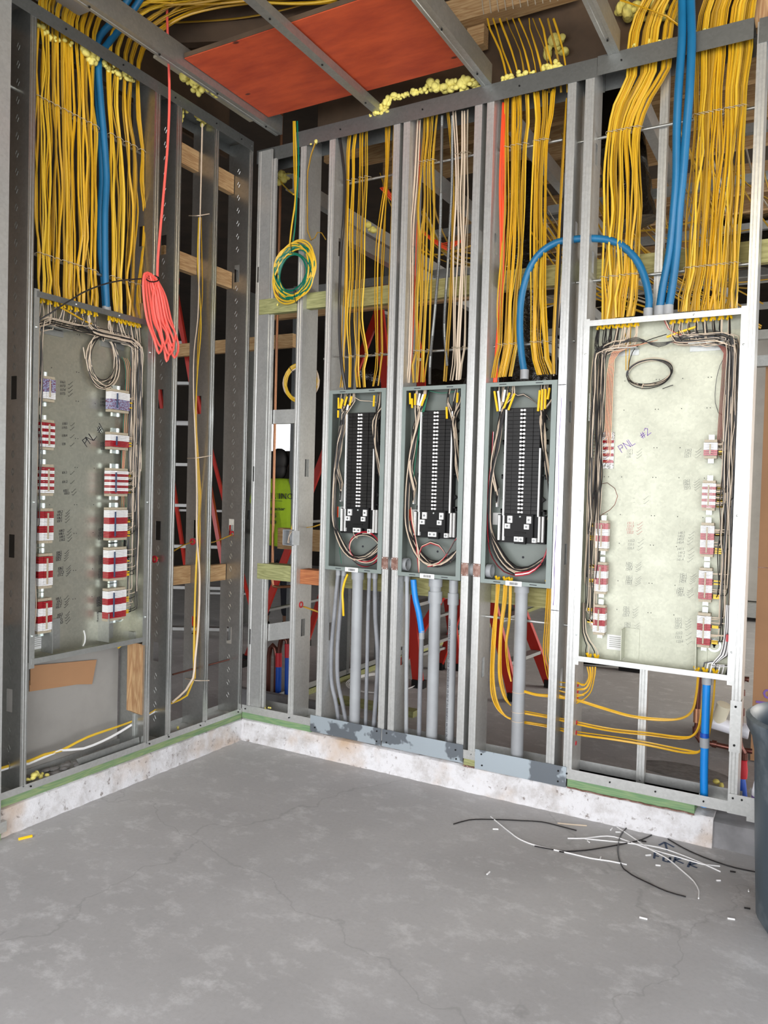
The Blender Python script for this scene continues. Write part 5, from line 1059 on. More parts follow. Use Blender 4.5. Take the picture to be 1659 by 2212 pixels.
flat(FL, [(286, 1388), (314, 1393), (314, 1548), (284, 1536)], .012, .035, 'wood_block', 'woodz', 'upright pine offcut screwed beside the lower right of the left-hand panel', 'wood blocking')
flat(FL, [(303, 655), (322, 655), (322, 694), (303, 690)], .06, .035, 'wood_block', 'woodz', 'small pine block above the right corner of the left-hand panel', 'wood blocking')
stud(FL, u(266, 1500, .13), u(266, 1500, .13)+.04, .165, .75, 'short stud at the right end of the gypsum board', 'L', d0=.06, d1=.155, holes=(), mat='galv2')
flat(FL, [(165, 1640), (300, 1592), (302, 1605), (190, 1690)], .02, .003, 'steel_scrap', 'galv2', 'bent steel scrap lying in the floor track under the gypsum board', 'metal scrap')
mb = MB(); rn = random.Random(4)
for k in range(46): c = FL(rn.uniform(-1.40, -.83), .170+rn.uniform(0, .006), rn.uniform(.03, .12)); mb.sphere(c, rn.uniform(.008, .022), 5, (1.2, 1.5, .45))
tag(mb.build('mortar_debris', 'dust'), 'grey debris strewn in the floor track of the left-hand wall', 'debris', kind='stuff')
# ------------------------------------------------------------------ spray foam
def foam(pts, r, label, seed, n=4):
    rn = random.Random(seed); mb = MB()
    for p in pts:
        for k in range(n):
            c = p+Vector((rn.uniform(-1, 1), rn.uniform(-1, 1), rn.uniform(-.9, .7)))*r*1.1; mb.sphere(c, r*rn.uniform(.45, 1.0), 7, (rn.uniform(.8, 1.3), rn.uniform(.8, 1.3), rn.uniform(.7, 1.3)))
    return tag(mb.build('foam_bead', 'foam'), label, 'spray foam', kind=None)
def line(F, a, b, d, n): P = V if F is FL else W; return [P(a[0]+(b[0]-a[0])*k/(n-1), a[1]+(b[1]-a[1])*k/(n-1), d) for k in range(n)]
foam(line(FL, (84, 52), (110, 78), .07, 4), .014, 'yellow foam above the leftmost cables of the left-hand wall', 1)
foam(line(FL, (112, 82), (150, 92), .07, 4), .011, 'foam drips over the second and third left-hand cable bunches', 2, 3)
foam(line(FL, (185, 112), (205, 135), .06, 4), .018, 'foam lump left of the blue conduits under the left track', 3)
foam(line(FL, (222, 138), (282, 172), .06, 8), .014, 'foam bead right of the blue conduits under the left track', 4)
foam([V(443-6, 262, .06), V(432, 255, .05), V(425, 250, .05)], .016, 'foam lump where the pale cable leaves the left track', 5)
foam([V(388, 238, .05), V(396, 232, .04), V(390, 250, .06)], .016, 'foam lump under the left track beside the wide stud', 6)
foam([Vector((.055+.006*k, -.60+.026*k, 3.592)) for k in range(8)], .024, 'big foam lump on the cream strip near the corner', 7, 5)
foam([G(427, 187, 3.59)], .022, 'small round foam blob on the cream strip', 8, 3)
foam(line(FR, (812, 238), (846, 214), .0, 5)+line(FR, (815, 240), (835, 236), .0, 3), .018, 'foam clump on the track where the flat ceiling strip ends', 9)
foam(line(FR, (856, 212), (925, 190), .005, 9), .012, 'low foam bead along the right-hand track', 10)
foam(line(FR, (930, 188), (1022, 180), .01, 12), .021, 'long lumpy foam bead beside the right edge of the red plywood', 11, 5)
foam(line(FR, (776, 255), (800, 250), .0, 3), .009, 'small foam crumbs left of the flat ceiling strip', 12, 3)
foam(line(FR, (1088, 168), (1150, 158), .03, 7), .013, 'foam around the cables below the stapled header', 13, 3)
foam(line(FR, (1180, 145), (1206, 138), .03, 3), .016, 'foam mound right of the header cables on the track', 14, 4)
foam([W(1205, 95, .16), W(1212, 110, .16), W(1192, 112, .16)], .028, 'round foam patch on the brown sheathing', 15, 4)
foam([W(1370+18*k, 98-k*4, .06) for k in range(5)], .012, 'foam nuggets on the track left of the tall blue conduits', 16, 2)
foam([W(1500+26*k, 70-k*5, .05) for k in range(5)], .011, 'foam nuggets on the track right of the tall blue conduits', 17, 2)
foam([W(1345+20*k, 14+(k % 2)*14, .12) for k in range(6)], .032, 'broad foam mass at the very top of the photo', 18, 4)
foam([V(66, 1680, .03), V(75, 1676, .03), V(84, 1672, .04), V(92, 1676, .05)], .014, 'bright foam lumps in the floor track at the far left', 19, 4)
foam([V(268, 1608, .05), V(275, 1610, .05)], .010, 'little foam crumbs in the floor track by the pine offcut', 20, 2)
foam([V(385, 1573, .06)], .010, 'pale foam crumb on the floor track behind the hanging drop', 21, 2)
foam([W(605, 372, .35), W(610, 382, .35), W(600, 388, .35), W(617, 376, .35)], .022, 'foam lump on the copper pipe behind the corner bay', 22, 3)
foam([FR(.42, 3.42, -.003), FR(.435, 3.43, -.003)], .012, 'foam drip where the yellow and green wires come down', 23, 2)
foam([W(795, 490, .4), W(803, 500, .4)], .02, 'foam crumbs hanging behind the leftmost cables above the first load center', 24, 2)
foam([W(572, 1528, .03), W(582, 1530, .03)], .008, 'pale foam crumb on the track in the corner bay', 25, 2)
foam([G(1555, 1690, .02)], .018, 'yellow foam crumb on the far floor below the right-hand panel', 26, 2)
foam([FR(.20, 2.553, -.008), FR(.205, 2.545, -.008)], .006, 'tiny foam drip on the green block in the corner', 27, 2)
# ================================================================== behind the walls
def pipe_thing(name, pts, r, mat, label, cat='pipe', step=.03, extra=()):
    t = thing(name, label, cat, Vector(pts[-1])); MB().tube(spline(pts, step), r, 12).build('tube', mat, t)
    for a, b, rr, mm in extra: MB().cyl(a, b, rr, 14).build('fitting' if mm not in ('sleeve_r', 'sleeve_b') else 'sleeve', mm, t)
    return t
pipe_thing('copper_pipe', [W(614, -20, .5), W(606, 388, .5), W(600, 640, .5), W(594, 900, .5), W(590, 1120, .5), W(588, 1255, .5), W(590, 1266, .5), W(600, 1268, .5), W(645, 1266, .5)], .0095, 'copper', 'thin copper riser seen through the corner bay')
for k, (xa, xb, yt, yb, mat, sl) in enumerate(((581, 597, 1395, 1500, 'dcopper', None), (604, 622, 1378, 1440, 'dcopper', 'sleeve_b'), (624, 640, 1368, 1420, 'dcopper', 'sleeve_b'))):
    Y = .78; a = [W(xa-2, yb, Y), W(xa, yt+22, Y), W(xa+3, yt+5, Y), W((xa+xb)/2, yt-1, Y), W(xb-2, yt+6, Y), W(xb, yt+24, Y), W(xb-2, yb+20, Y)]
    ex = [(W(xa-2, yb-2, Y), Vector((W(xa-3, 1500, Y).x, Y, .0)), .021, sl or 'dcopper')]
    if sl: ex.append((W(xa-2, yb-30, Y), W(xa-2, yb, Y), .023, 'sleeve_r'))
    pipe_thing('copper_pipe', a, .017, mat, ['leftmost looped metal pipe rising behind the corner bay', 'middle looped pipe with red and blue sleeve in the corner bay', 'right looped pipe with thick blue sleeve in the corner bay'][k], extra=ex)
tag(MB().box((-.6, .55, 0), (.32, .60, .12)).build('low_slab', 'curbgrey', None, False), 'low grey slab edge in front of the sleeved pipes', 'concrete block')
# right-hand side, through the door opening
pipe_thing('copper_pipe', [W(1513, 1445, .3), W(1509, 1500, .3), W(1506, 1560, .3), W(1504, 1588, .3), W(1512, 1600, .3), W(1545, 1608, .3), W(1590, 1618, .3), W(1625, 1623, .3)], .012, 'dcopper', 'dark copper pipe with an elbow below the right-hand panel',
           extra=[(W(1506, 1530, .3), W(1505, 1560, .3), .016, 'copper'), (W(1504, 1570, .3), W(1504, 1590, .3), .017, 'dcopper'), (W(1538, 1606, .3), W(1548, 1608, .3), .017, 'dcopper')])
pipe_thing('copper_pipe', [W(1618, 1468, .2), W(1606, 1466, .2), W(1600, 1478, .2), W(1600, 1540, .2), W(1597, 1600, .2), W(1600, 1615, .2), W(1606, 1625, .2), W(1606, 1655, .2)], .0125, 'dcopper', 'dark copper gooseneck pipe right of the doorway stud',
           extra=[(W(1601, 1490, .2), W(1601, 1502, .2), .017, 'dcopper'), (W(1600, 1530, .2), W(1600, 1545, .2), .017, 'dcopper'), (W(1606, 1626, .2), W(1606, 1640, .2), .018, 'dcopper')])
t = thing('pipe_sleeve', 'tapered blue and red rag sleeve round the pipe stub by the doorway', 'pipe sleeve', W(1597, 1725, .2))
MB().lathe(Vector((W(1600, 1640, .2).x, .2, 0)), [(.034, .03), (.040, .08), (.036, .16), (.026, .24), (.020, .27)], 14).build('blue_part', 'sleeve_b', t)
MB().lathe(Vector((W(1604, 1640, .2).x, .2, 0)), [(.022, .262), (.024, .30), (.019, .335), (.022, .345)], 14).build('red_part', 'sleeve_r', t)
t = thing('drain_pipe', 'white plastic drain pipe with a cream elbow cap behind the doorway stud', 'pipe', W(1580, 1580, .22))
MB().cyl(W(1540, 1560, .22), W(1580, 1572, .22), .030, 18).cyl(W(1578, 1571, .22), W(1612, 1579, .22), .026, 18).build('pipe', 'pvcw', t)
MB().cyl(W(1603, 1577, .22), W(1618, 1581, .22), .034, 18).build('socket', 'pvcw', t); MB().cyl(W(1551, 1560, .22), W(1564, 1522, .20), .027, 18, .031).build('cap', 'pvcc', t)
t = thing('bottle', 'white plastic bottle with a purple label beside the grey bin', 'bottle', W(1640, 1745, .08))
c = Vector((W(1643, 1730, .1).x, .1, .165)); MB().lathe(c, [(.034, 0), (.036, .01), (.036, .085), (.034, .09), (.030, .115), (.026, .135), (.026, .155), (.020, .16)], 18).build('body', 'pvcw', t); MB().lathe(c, [(.0364, .05), (.0364, .065)], 18).build('label_band', 'inkp', t)
# tall carton
t = thing('cardboard_carton', 'tall brown cardboard carton behind the doorway at the right edge', 'cardboard box', (2.95, 1.6, 0))
MB().box((2.655, 1.31, 0.01), (3.6, 2.1, 2.27)).build('carton', 'card', t, False)
MB().box((2.654, 1.3085, 1.12), (3.6, 1.3095, 1.124)).build('seam', 'rust', t, False)
text_mesh('ille', .15, lambda x, y, z: Vector((2.775-y, 1.3080-z, .27+x)), 'inkp', 'carton_print', t)
# bin
bc = G(1800, 2022); t = thing('trash_bin', 'dusty slate grey trash bin at the right edge of the floor', 'bin', (bc.x, bc.y, 0))
MB().lathe(Vector((bc.x, bc.y, 0)), [(.225, .0), (.245, .03), (.258, .3), (.270, .61), (.280, .665), (.298, .70), (.302, .735), (.288, .745), (.275, .73), (.262, .665), (.25, .3), (.235, .04), (0.01, .035)], 40, 1.0, 1.0).build('body', 'bin', t)
for s in (-1, 1): MB().tube(spline([Vector((bc.x-.07, bc.y+s*.275, .66)), Vector((bc.x-.03, bc.y+s*.31, .60)), Vector((bc.x+.03, bc.y+s*.31, .60)), Vector((bc.x+.07, bc.y+s*.275, .66))], .02), .012, 8).build('handle', 'bin', t)
# ladders
def bar_between(mb, a, b, w1, w2, side):
    a = Vector(a); b = Vector(b); e = (b-a).normalized(); s_ = Vector(side).normalized(); n = e.cross(s_).normalized(); s_ = n.cross(e)
    return mb.loft([[p+s_*w1/2*i+n*w2/2*j for i, j in ((-1, -1), (1, -1), (1, 1), (-1, 1))] for p in (a, b)])
def ladder(a0, a1, b0, b1, c0, c1, rungs, label):
    """a: near front rail foot/top, b: far front rail foot/top, c: rear rail feet (pair)"""
    t = thing('step_ladder', label, 'ladder', a0); sd = Vector(b0)-Vector(a0)
    perp = sd.cross(Vector((0, 0, 1)))
    for p, q in ((a0, a1), (b0, b1)): bar_between(MB(), p, q, .085, .03, perp).build('front_rail', 'ladder', t, False)
    for p, q in ((c0, a1), (c1, b1)): bar_between(MB(), p, Vector(q)-Vector((0, 0, .15)), .06, .025, perp).build('rear_rail', 'ladder', t, False)
    for k in range(rungs):
        f = (k+.9)/(rungs+.3); bar_between(MB(), Vector(a0).lerp(Vector(a1), f), Vector(b0).lerp(Vector(b1), f), .08, .025, (0, 0, 1) if False else perp).build('step', 'alu', t, False)
    for k in range(3):
        f = (k+.6)/4; bar_between(MB(), Vector(c0).lerp(Vector(a1), f), Vector(c1).lerp(Vector(b1), f), .03, .02, perp).build('rear_brace', 'alu', t, False)
    MB().loft([[Vector(a1)+Vector((-.1, -.05, 0)), Vector(b1)+Vector((-.1, .05, 0)), Vector(b1)+Vector((.1, .05, 0)), Vector(a1)+Vector((.1, -.05, 0))], [Vector(a1)+Vector((-.1, -.05, .05)), Vector(b1)+Vector((-.1, .05, .05)), Vector(b1)+Vector((.1, .05, .05)), Vector(a1)+Vector((.1, -.05, .05))]]).build('top_cap', 'ladder', t, False)
    for p in (a0, b0, c0, c1): MB().box(Vector(p)-Vector((.05, .03, 0)), Vector(p)+Vector((.05, .03, .06))).build('foot', 'black', t, False)
ladder(Vector((.318, 1.715, 0)), W(815, 640, 1.76), Vector((.33, 2.42, 0)), W(888, 660, 2.3), Vector((-1.3, 1.62, 0)), Vector((-1.3, 2.5, 0)), 9, 'tall red step ladder seen between the load center conduits')
a0 = G(1112, 1515); ladder(Vector((a0.x, a0.y, 0)), W(1022, 1130, a0.y+.05), Vector((a0.x+.1, a0.y+.55, 0)), W(1050, 1120, a0.y+.5), Vector((a0.x-1.0, a0.y-.05, 0)), Vector((a0.x-.9, a0.y+.6, 0)), 4, 'short red step ladder behind the third load center bay')
def ray_at(px, py, D_): d = ray(px, py); return CAM+d*(D_/ (d.dot(AF)))
DL = 6.6
ft = lambda px: G(px, 1437+(px-400)*.02)
ladder(ft(520), ray_at(378, 620, DL), ft(315), ray_at(318, 620, DL), ft(500)+Vector((-.5, 1.0, 0)), ft(340)+Vector((-.5, 1.0, 0)), 9, 'tall red step ladder beyond the left-hand wall')
# far partition running away behind the right-hand wall
gx = G(660, 1497).x
tp = thing('bottom_track', 'floor track of the partition in the room behind', 'metal track', (gx, 2, .03)); MB().box((gx-.05, .55, .045), (gx+.05, 6.5, .05)).box((gx+.045, .55, .045), (gx+.05, 6.5, .09)).build('channel', 'galv2', tp, False)
tag(MB().box((gx-.05, .5, .001), (gx+.052, 6.6, .042)).build('sill_plate', 'green_wood', None, False), 'pale treated plate of the partition in the room behind', 'sill plate')
FP = lambda u, z, d=0: Vector((gx+.05-d, u, z))
for k in range(9):
    if k in (3, 4): continue
    y = .95+k*.61
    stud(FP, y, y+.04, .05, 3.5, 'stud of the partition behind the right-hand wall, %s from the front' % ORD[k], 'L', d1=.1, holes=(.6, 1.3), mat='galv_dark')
for k in range(7):
    x = -1.9-.61*k
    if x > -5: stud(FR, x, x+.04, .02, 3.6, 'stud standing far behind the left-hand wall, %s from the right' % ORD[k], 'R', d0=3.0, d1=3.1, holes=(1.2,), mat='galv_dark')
for k in range(5):
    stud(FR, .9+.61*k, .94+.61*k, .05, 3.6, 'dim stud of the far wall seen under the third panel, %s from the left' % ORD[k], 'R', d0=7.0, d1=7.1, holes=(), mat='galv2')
struct('wall_far', MB().box((.5, 7.1, .25), (4.6, 7.12, 3.6)), 'board')
tag(MB().box((.6, 6.95, .06), (4.6, 7.1, .24)).build('low_rail', 'galv2', None, False), 'horizontal rail low on the far wall', 'metal track')
# ceiling framing of the room behind
def beam_y(x, z, w_, h_, y0, y1, mat, name, label, cat): return tag(MB().box((x-w_/2, y0, z), (x+w_/2, y1, z+h_)).build(name, mat, None, False), label, cat)
for x, z, lab in ((.12, 3.30, 'over the corner bay'), (.45, 2.98, 'lower one behind the corner bay'), (.85, 3.36, 'above the first load center'), (1.53, 3.36, 'above the third load center'), (2.15, 3.36, 'above the right-hand panel'), (2.75, 3.30, 'above the doorway')):
    t = thing('ceiling_joist', 'bright metal joist running away '+lab, 'metal joist', (x, .3, z)); G_ = lambda u, zz, d: Vector((u, zz, d))
    MB().strip([(x-.05, z+.01), (x-.05, z), (x, z), (x, z+.09), (x-.05, z+.09)], .003, .22, 6.5, lambda u, zz, d: Vector((u, zz, d))).build('channel', 'galv', t, False)
for k, (px, py, py2, d, x1) in enumerate(((590, 660, 690, .9, 1.2), (1290, 215, 240, 1.6, 3.6), (1250, 330, 352, 1.9, 3.6), (700, 330, 350, 1.5, 1.9), (1030, 350, 372, 1.4, 1.8), (600, 1140, 1185, .62, .9), (1290, 300, 318, 2.5, 3.8))):
    a = W(px, py, d); z0 = W(px, py2, d)[2]
    tag(MB().box((a[0], d, z0), (x1, d+.045, a[2])).build('wood_beam', 'wood', None, False), ['pine beam behind the upper green block', 'orange pine beam behind the tall blue conduits', 'second pine beam above the right-hand panel', 'pine beam high behind the first load center', 'pine beam high behind the middle bays', 'low pine beam behind the junction box', 'far pine beam at the upper right'][k], 'wood beam')
tag(MB().box((-3.8, 1.1, 2.55), (-.5, 1.14, 2.65)).build('wood_beam', 'wood', None, False), 'pine beam far behind the left-hand wall', 'wood beam')
for k, (x, y, z) in enumerate(((-.5, 1.5, 3.05), (.3, 2.2, 3.1), (1.2, 2.9, 3.15), (2.4, 2.0, 2.55), (2.9, 1.2, 2.25))):
    tag(MB().box((x-.6, y, z), (x+1.4, y+.05, z+.06)).build('cross_channel', 'galv2', None, False), ['crosswise channel behind the corner', 'crosswise channel behind the first bay', 'crosswise channel behind the third bay', 'crosswise channel behind the right-hand cables', 'crosswise channel above the carton'][k], 'metal track')
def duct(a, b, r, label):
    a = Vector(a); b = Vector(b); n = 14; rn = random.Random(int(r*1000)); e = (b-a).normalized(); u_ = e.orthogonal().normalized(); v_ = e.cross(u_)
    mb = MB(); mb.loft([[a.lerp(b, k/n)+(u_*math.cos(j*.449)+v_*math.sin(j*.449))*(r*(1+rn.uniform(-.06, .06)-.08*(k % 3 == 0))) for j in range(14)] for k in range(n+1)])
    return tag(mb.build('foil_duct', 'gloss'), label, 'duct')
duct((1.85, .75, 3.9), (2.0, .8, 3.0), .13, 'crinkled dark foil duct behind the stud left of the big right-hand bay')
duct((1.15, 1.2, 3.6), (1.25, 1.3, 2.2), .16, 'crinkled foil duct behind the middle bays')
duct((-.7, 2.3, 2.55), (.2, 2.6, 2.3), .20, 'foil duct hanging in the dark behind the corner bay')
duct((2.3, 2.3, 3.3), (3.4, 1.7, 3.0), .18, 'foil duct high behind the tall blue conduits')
rnd = random.Random(31)
for g, (A, B, C_, n, lab) in enumerate((((1.75, 1.0, 3.3), (1.95, 1.2, 2.95), (2.5, 1.6, 2.6), 12, 'background cable swag behind the big right-hand bay'), ((1.35, 1.1, 3.2), (1.6, 1.2, 2.85), (1.95, 1.35, 2.7), 9, 'background cable swag behind the third load center bay'), ((.55, 1.0, 3.4), (.8, 1.0, 3.05), (1.2, 1.2, 3.0), 7, 'background cable swag behind the leftmost load center bay'), ((2.25, 1.0, 3.45), (2.4, 1.3, 3.0), (2.35, 1.8, 2.5), 8, 'background cable swag behind the middle stud of the right-hand bay'))):
    for k in range(n):
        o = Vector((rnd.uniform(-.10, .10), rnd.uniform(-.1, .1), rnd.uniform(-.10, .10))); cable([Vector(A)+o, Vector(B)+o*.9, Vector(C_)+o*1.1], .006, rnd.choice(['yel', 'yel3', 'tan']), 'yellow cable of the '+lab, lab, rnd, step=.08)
for k in range(5):
    cable([Vector((.45+.01*k, .7, 3.42)), Vector((.62+.01*k, .8, 3.22-.01*k)), Vector((.80+.01*k, .9, 3.08-.012*k)), Vector((.92, .95, 3.10))], .006, 'orange', 'red cable drooping behind the leftmost load center bay', 'red background cables', rnd, step=.08)
rnd = random.Random(63)
for k in range(8):
    y = .75+.52*k; z = 3.62+.05*(k % 3)
    tag(MB().box((.2+rnd.uniform(-.3, .5), y, z), (4.6, y+.04, z+.2)).build('roof_joist', 'wood', None, False), 'pine roof joist behind the right-hand wall, %s from the front' % ORD[k], 'joist')
for k in range(9):
    x = .3+rnd.uniform(0, 2.2); y = .7+rnd.uniform(0, 2.6); z = 2.75+.09*k; l = rnd.uniform(.7, 1.6)
    tag(MB().box((x, y, z), (x+l, y+.035, z+.05)).build('cross_channel', 'galv2', None, False), 'crosswise channel in the dark ceiling void behind the right-hand wall, %s from the bottom' % ORD[k], 'metal track')
for k in range(26):
    x = .3+.1*k; y = rnd.uniform(.7, 2.2); z = 3.55; o = rnd.uniform(-.3, .5)
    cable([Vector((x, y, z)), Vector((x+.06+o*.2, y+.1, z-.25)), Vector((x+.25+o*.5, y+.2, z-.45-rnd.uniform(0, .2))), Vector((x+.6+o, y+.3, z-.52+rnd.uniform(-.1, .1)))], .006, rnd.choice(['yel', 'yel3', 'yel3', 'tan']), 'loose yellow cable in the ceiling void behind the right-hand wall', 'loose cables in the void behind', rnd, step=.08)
# wet patch, tool and coil on the far floor
tag(MB().lathe(G(1475, 1665, .002), [(.16, 0), (.15, .0015), (.02, .002)], 24, 1.5, .8).build('wet_patch', 'dust', None), 'damp dark patch on the far floor below the right-hand panel', 'stain')
gp = G(1300, 1442); t = thing('hand_tool', 'black tool lying on the far floor under the right-hand panel', 'tool', gp); MB().tube(spline([gp+Vector((-.22, 0, .03)), gp+Vector((0, .02, .04)), gp+Vector((.18, .03, .05))], .03), .025, 8).build('handle', 'black', t); MB().box(gp+Vector((.15, -.03, .0)), gp+Vector((.35, .06, .09))).build('head', 'black', t)
gp = G(826, 1478); t = thing('wire_coil', 'white wire ring lying on the floor behind the first conduits', 'wire coil', gp)
for k in range(3): MB().tube([gp+Vector((math.cos(a*.2094)*(.24+.01*k), math.sin(a*.2094)*(.20+.012*k)*1.5, .008+.004*k)) for a in range(30)], .004, 5, closed=True).build('loop', 'white', t)
tag(MB().box(G(800, 1530)+Vector((-.25, -.04, .0)), G(800, 1530)+Vector((.35, .05, .04))).build('lumber_offcut', 'green_wood', None, False), 'pale lumber offcut on the floor behind the first load center conduits', 'wood block')
# ------------------------------------------------------------------ the worker
def person():
    base = ray_at(602, 1050, 8.2); c = Vector((base.x, base.y, 0)); fwd = (c-CAM); fwd.z = 0; fwd.normalize(); rt = Vector((fwd.y, -fwd.x, 0)); up = Vector((0, 0, 1))
    t = thing('person', 'worker in a yellow-green printed shirt seen from behind through the corner bay', 'person', c)
    Pt = lambda x, y, z: c+rt*x+fwd*y+up*z
    def skin(name, joints, edges, mat, sub=2, root=0):
        me = bpy.data.meshes.new(name); me.from_pydata([Pt(*j[:3])-c for j in joints], edges, []); o = bpy.data.objects.new(name, me); COL.objects.link(o)
        o.parent = t; sk = o.modifiers.new('s', 'SKIN'); sv = me.skin_vertices[0].data
        for i, j in enumerate(joints): sv[i].radius = (j[3], j[4] if len(j) > 4 else j[3]); sv[i].use_root = (i == root)
        sb = o.modifiers.new('b', 'SUBSURF'); sb.levels = sub; sb.render_levels = sub
        me.materials.append(M[mat]); return o
    J = [(0, 0, 1.0, .11, .08), (0, 0, 1.2, .11, .08), (0, 0, 1.42, .12, .08), (0, .0, 1.56, .06), (0, .01, 1.64, .055)]
    E_ = [(0, 1), (1, 2), (2, 3), (3, 4)]
    for s in (-1, 1):
        n = len(J); J += [(s*.19, 0, 1.50, .06), (s*.25, .02, 1.22, .045), (s*.22, .20, 1.05, .036), (s*.20, .27, 1.02, .03, .02)]; E_ += [(2, n), (n, n+1), (n+1, n+2), (n+2, n+3)]
        for q, (dx, l) in enumerate(((-.03, .07), (-.012, .085), (.006, .08), (.024, .065))): m_ = len(J); J += [(s*.20+dx, .31, 1.00, .009), (s*.20+dx, .27+l, .975, .008)]; E_ += [(n+3, m_), (m_, m_+1)]
        m_ = len(J); J += [(s*.20-s*.045, .29, 1.03, .010), (s*.20-s*.055, .33, 1.02, .009)]; E_ += [(n+3, m_), (m_, m_+1)]
        n = len(J); J += [(s*.10, 0, .90, .095), (s*.11, -.01, .50, .065), (s*.115, .02, .09, .045), (s*.12, .16, .04, .04, .03)]; E_ += [(0, n), (n, n+1), (n+1, n+2), (n+2, n+3)]
    body = skin('body', J, E_, 'skin')
    hd = MB(); hc = Pt(0, .02, 1.76); hd.sphere(hc, .105, 14, (.80, .95, 1.22)); hd.sphere(Pt(0, .125, 1.745), .018, 6, (.8, 1.2, 1.3))
    for s in (-1, 1): hd.sphere(Pt(s*.085, .02, 1.75), .026, 6, (.4, .8, 1.2)); hd.sphere(Pt(s*.033, .112, 1.775), .011, 6)
    hd.tube([Pt(-.025, .118, 1.705), Pt(0, .124, 1.703), Pt(.025, .118, 1.705)], .005, 5)
    h = hd.build('head', 'skin', t)
    MB().sphere(Pt(0, .0, 1.79), .118, 12, (.88, .92, 1.12)).sphere(Pt(0, -.02, 1.69), .10, 10, (.85, .8, 1.0)).build('hair', 'hair', t)
    S = [(0, 0, .86, .22, .17), (0, 0, .98, .20, .15), (0, 0, 1.15, .18, .135), (0, 0, 1.42, .20, .125), (0, 0, 1.60, .10, .09)]; ES = [(0, 1), (1, 2), (2, 3), (3, 4)]
    for s in (-1, 1): n = len(S); S += [(s*.205, 0, 1.53, .085), (s*.255, .02, 1.30, .062)]; ES += [(3, n), (n, n+1)]
    skin('shirt', S, ES, 'hivis')
    T = [(0, 0, .95, .15, .11), (0, 0, .88, .15, .11)]; ET = [(0, 1)]
    for s in (-1, 1): n = len(T); T += [(s*.10, 0, .80, .10), (s*.11, -.01, .50, .078), (s*.115, .02, .12, .06)]; ET += [(1, n), (n, n+1), (n+1, n+2)]
    skin('trousers', T, ET, 'trouser')
    for s in (-1, 1): MB().sphere(Pt(s*.12, .07, .05), .1, 8, (.6, .6, .5)).build('boot', 'black', t)
    for txt, z, sz in (('VER INC', 1.36, .085), ('______', 1.345, .07), ('Contractor', 1.24, .052), ('96  95', 1.165, .06), ('33  89', 1.095, .06)):
        text_mesh(txt, sz, lambda x, y, zz, z=z: Pt(-.17+x, -.150-zz, z+.03+y), 'ink', 'shirt_print', t, ext=.004)
person()
# ------------------------------------------------------------------ scraps on the floor
def scrap(pxs, mat, label, r=.0028): return tag(MB().tube(spline([G(px, py, r) for px, py in pxs], .03), r, 6).build('wire_scrap', mat), label, 'wire')
Zm = lambda L: [(960+x/2.3734, 1740+y/2.3734) for x, y in L]
scrap(Zm([(47, 95), (100, 80), (160, 71), (300, 73), (400, 78), (500, 84), (600, 108), (677, 128)]), 'bwire', 'black wire scrap on the floor nearest the curb, left')
scrap(Zm([(237, 57), (290, 100), (340, 140), (390, 175), (475, 207), (600, 235), (750, 270), (850, 285), (935, 303)]), 'white', 'long white wire scrap at the left of the floor pile')
scrap(Zm([(462, 208), (550, 225), (620, 235), (720, 230), (830, 213), (950, 190), (1010, 175), (1062, 151)]), 'bwire', 'black wire scrap curving up to the curb in mid pile')
scrap(Zm([(943, 105), (905, 150), (890, 210), (895, 270), (920, 325), (960, 355), (1030, 390), (1140, 440), (1238, 468)]), 'bwire', 'black C-shaped wire scrap bowing toward the viewer')
scrap(Zm([(885, 110), (960, 160), (1050, 222), (1140, 270), (1220, 335), (1280, 390), (1305, 440), (1303, 476)]), 'white', 'white wire scrap ending in a hook nearest the viewer')
scrap(Zm([(632, 168), (720, 168), (800, 158), (870, 160), (960, 190), (1050, 222), (1200, 265), (1320, 300), (1412, 311)]), 'white', 'white wire scrap arched across the middle of the pile')
scrap(Zm([(720, 170), (820, 180), (960, 195), (1100, 215), (1220, 255), (1330, 300), (1415, 339)]), 'white', 'straighter white wire scrap below the arched one')
scrap(Zm([(580, 90), (650, 97), (730, 103)]), 'cream', 'short pale wire scrap by the curb')
scrap(Zm([(1146, 171), (1230, 220), (1330, 265), (1450, 308), (1540, 330), (1640, 348)]), 'bwire', 'black wire scrap running under the grey bin')
mb = MB()
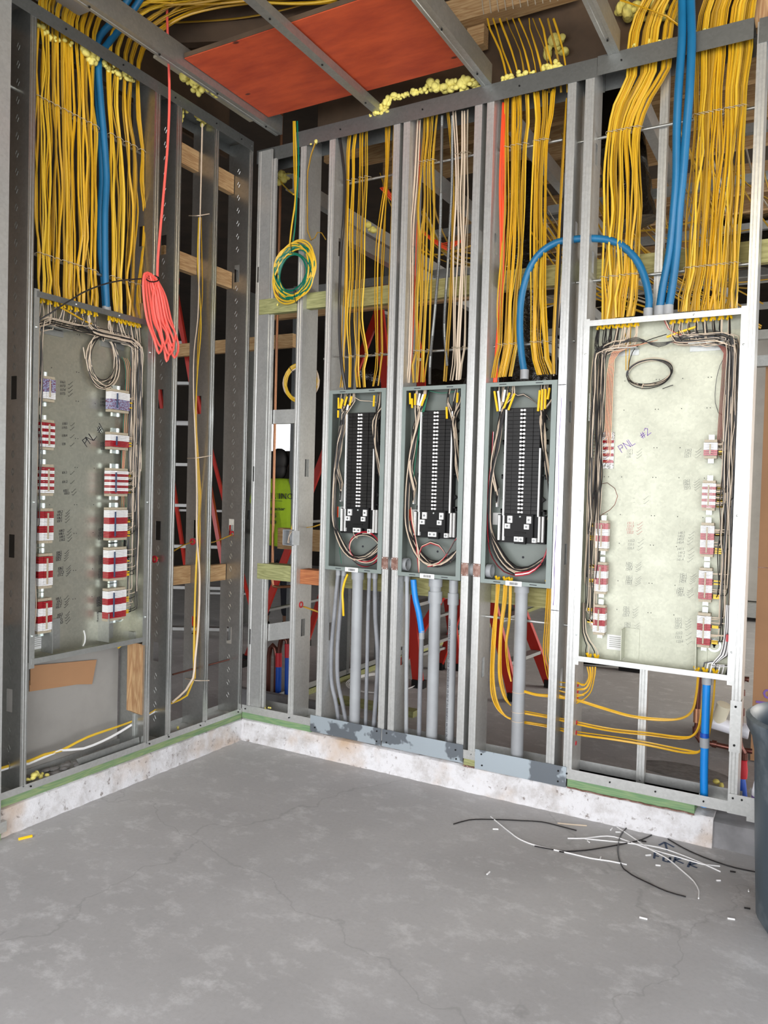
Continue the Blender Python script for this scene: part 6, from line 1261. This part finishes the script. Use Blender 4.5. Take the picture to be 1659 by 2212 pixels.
def fl(L, w_=.0045):
    q = [G(960+x/2.3734, 1740+y/2.3734, .0006) for x, y in L]
    for a, b in zip(q[:-1], q[1:]):
        e = (b-a).normalized(); n = Vector((-e.y, e.x, 0))*w_; mb.add([a+n, a-n, b-n, b+n, a+n+Vector((0, 0, .0006)), a-n+Vector((0, 0, .0006)), b-n+Vector((0, 0, .0006)), b+n+Vector((0, 0, .0006))], [(0, 1, 2, 3), (4, 5, 6, 7), (0, 1, 5, 4), (2, 3, 7, 6)])
for L in ([(1100, 204), (1130, 188), (1178, 214)], [(1132, 192), (1142, 232)]): fl(L)
tag(mb.build('floor_arrow', 'inkb', None, False), 'blue marker arrow drawn on the floor toward the curb', 'writing')
mb = MB()
for L in ([(1080, 238), (1075, 272)], [(1082, 242), (1112, 250)], [(1078, 256), (1100, 262)], [(1125, 262), (1122, 284), (1148, 290), (1158, 266), (1154, 292)], [(1186, 264), (1176, 292)], [(1186, 264), (1220, 270), (1182, 279), (1226, 298)], [(1262, 288), (1248, 316)], [(1262, 288), (1294, 297), (1256, 303), (1296, 320)]): fl(L)

tag(mb.build('floor_writing', 'inkb', None, False), 'FURR written in blue marker on the floor under the wire scraps', 'writing')
gp = G(40, 1815); tag(MB().tube([gp+Vector((0, 0, .004)), gp+Vector((.02, .05, .004))], .006, 6).build('yellow_scrap', 'ytag'), 'yellow scrap on the floor in the lower left corner', 'scrap')
rn = random.Random(77); k = 0
for (x, y) in ((738, 188), (1045, 258), (1095, 310), (800, 272), (890, 140), (225, 350), (1020, 582), (262, 124), (856, 124), (1405, 388), (1470, 585), (1560, 440)):
    gp = G(960+x/2.3734, 1740+y/2.3734); a = rn.uniform(0, 3); l = rn.uniform(.006, .014); e = Vector((math.cos(a)*l, math.sin(a)*l, 0))
    tag(MB().tube([gp-e+Vector((0, 0, .003)), gp+e+Vector((0, 0, .003))], .003, 5).build('wire_clipping', 'white'), 'tiny white insulation clipping on the floor around the wire pile', 'clipping', 'white clippings on the floor')
for (x, y) in ((600, 242), (1022, 188), (1478, 344), (1552, 532)):
    gp = G(960+x/2.3734, 1740+y/2.3734); tag(MB().tube([gp+Vector((-.01, 0, .003)), gp+Vector((.01, .004, .003))], .003, 5).build('wire_clipping', 'bwire'), 'tiny black insulation clipping on the floor around the wire pile', 'clipping', 'black clippings on the floor')
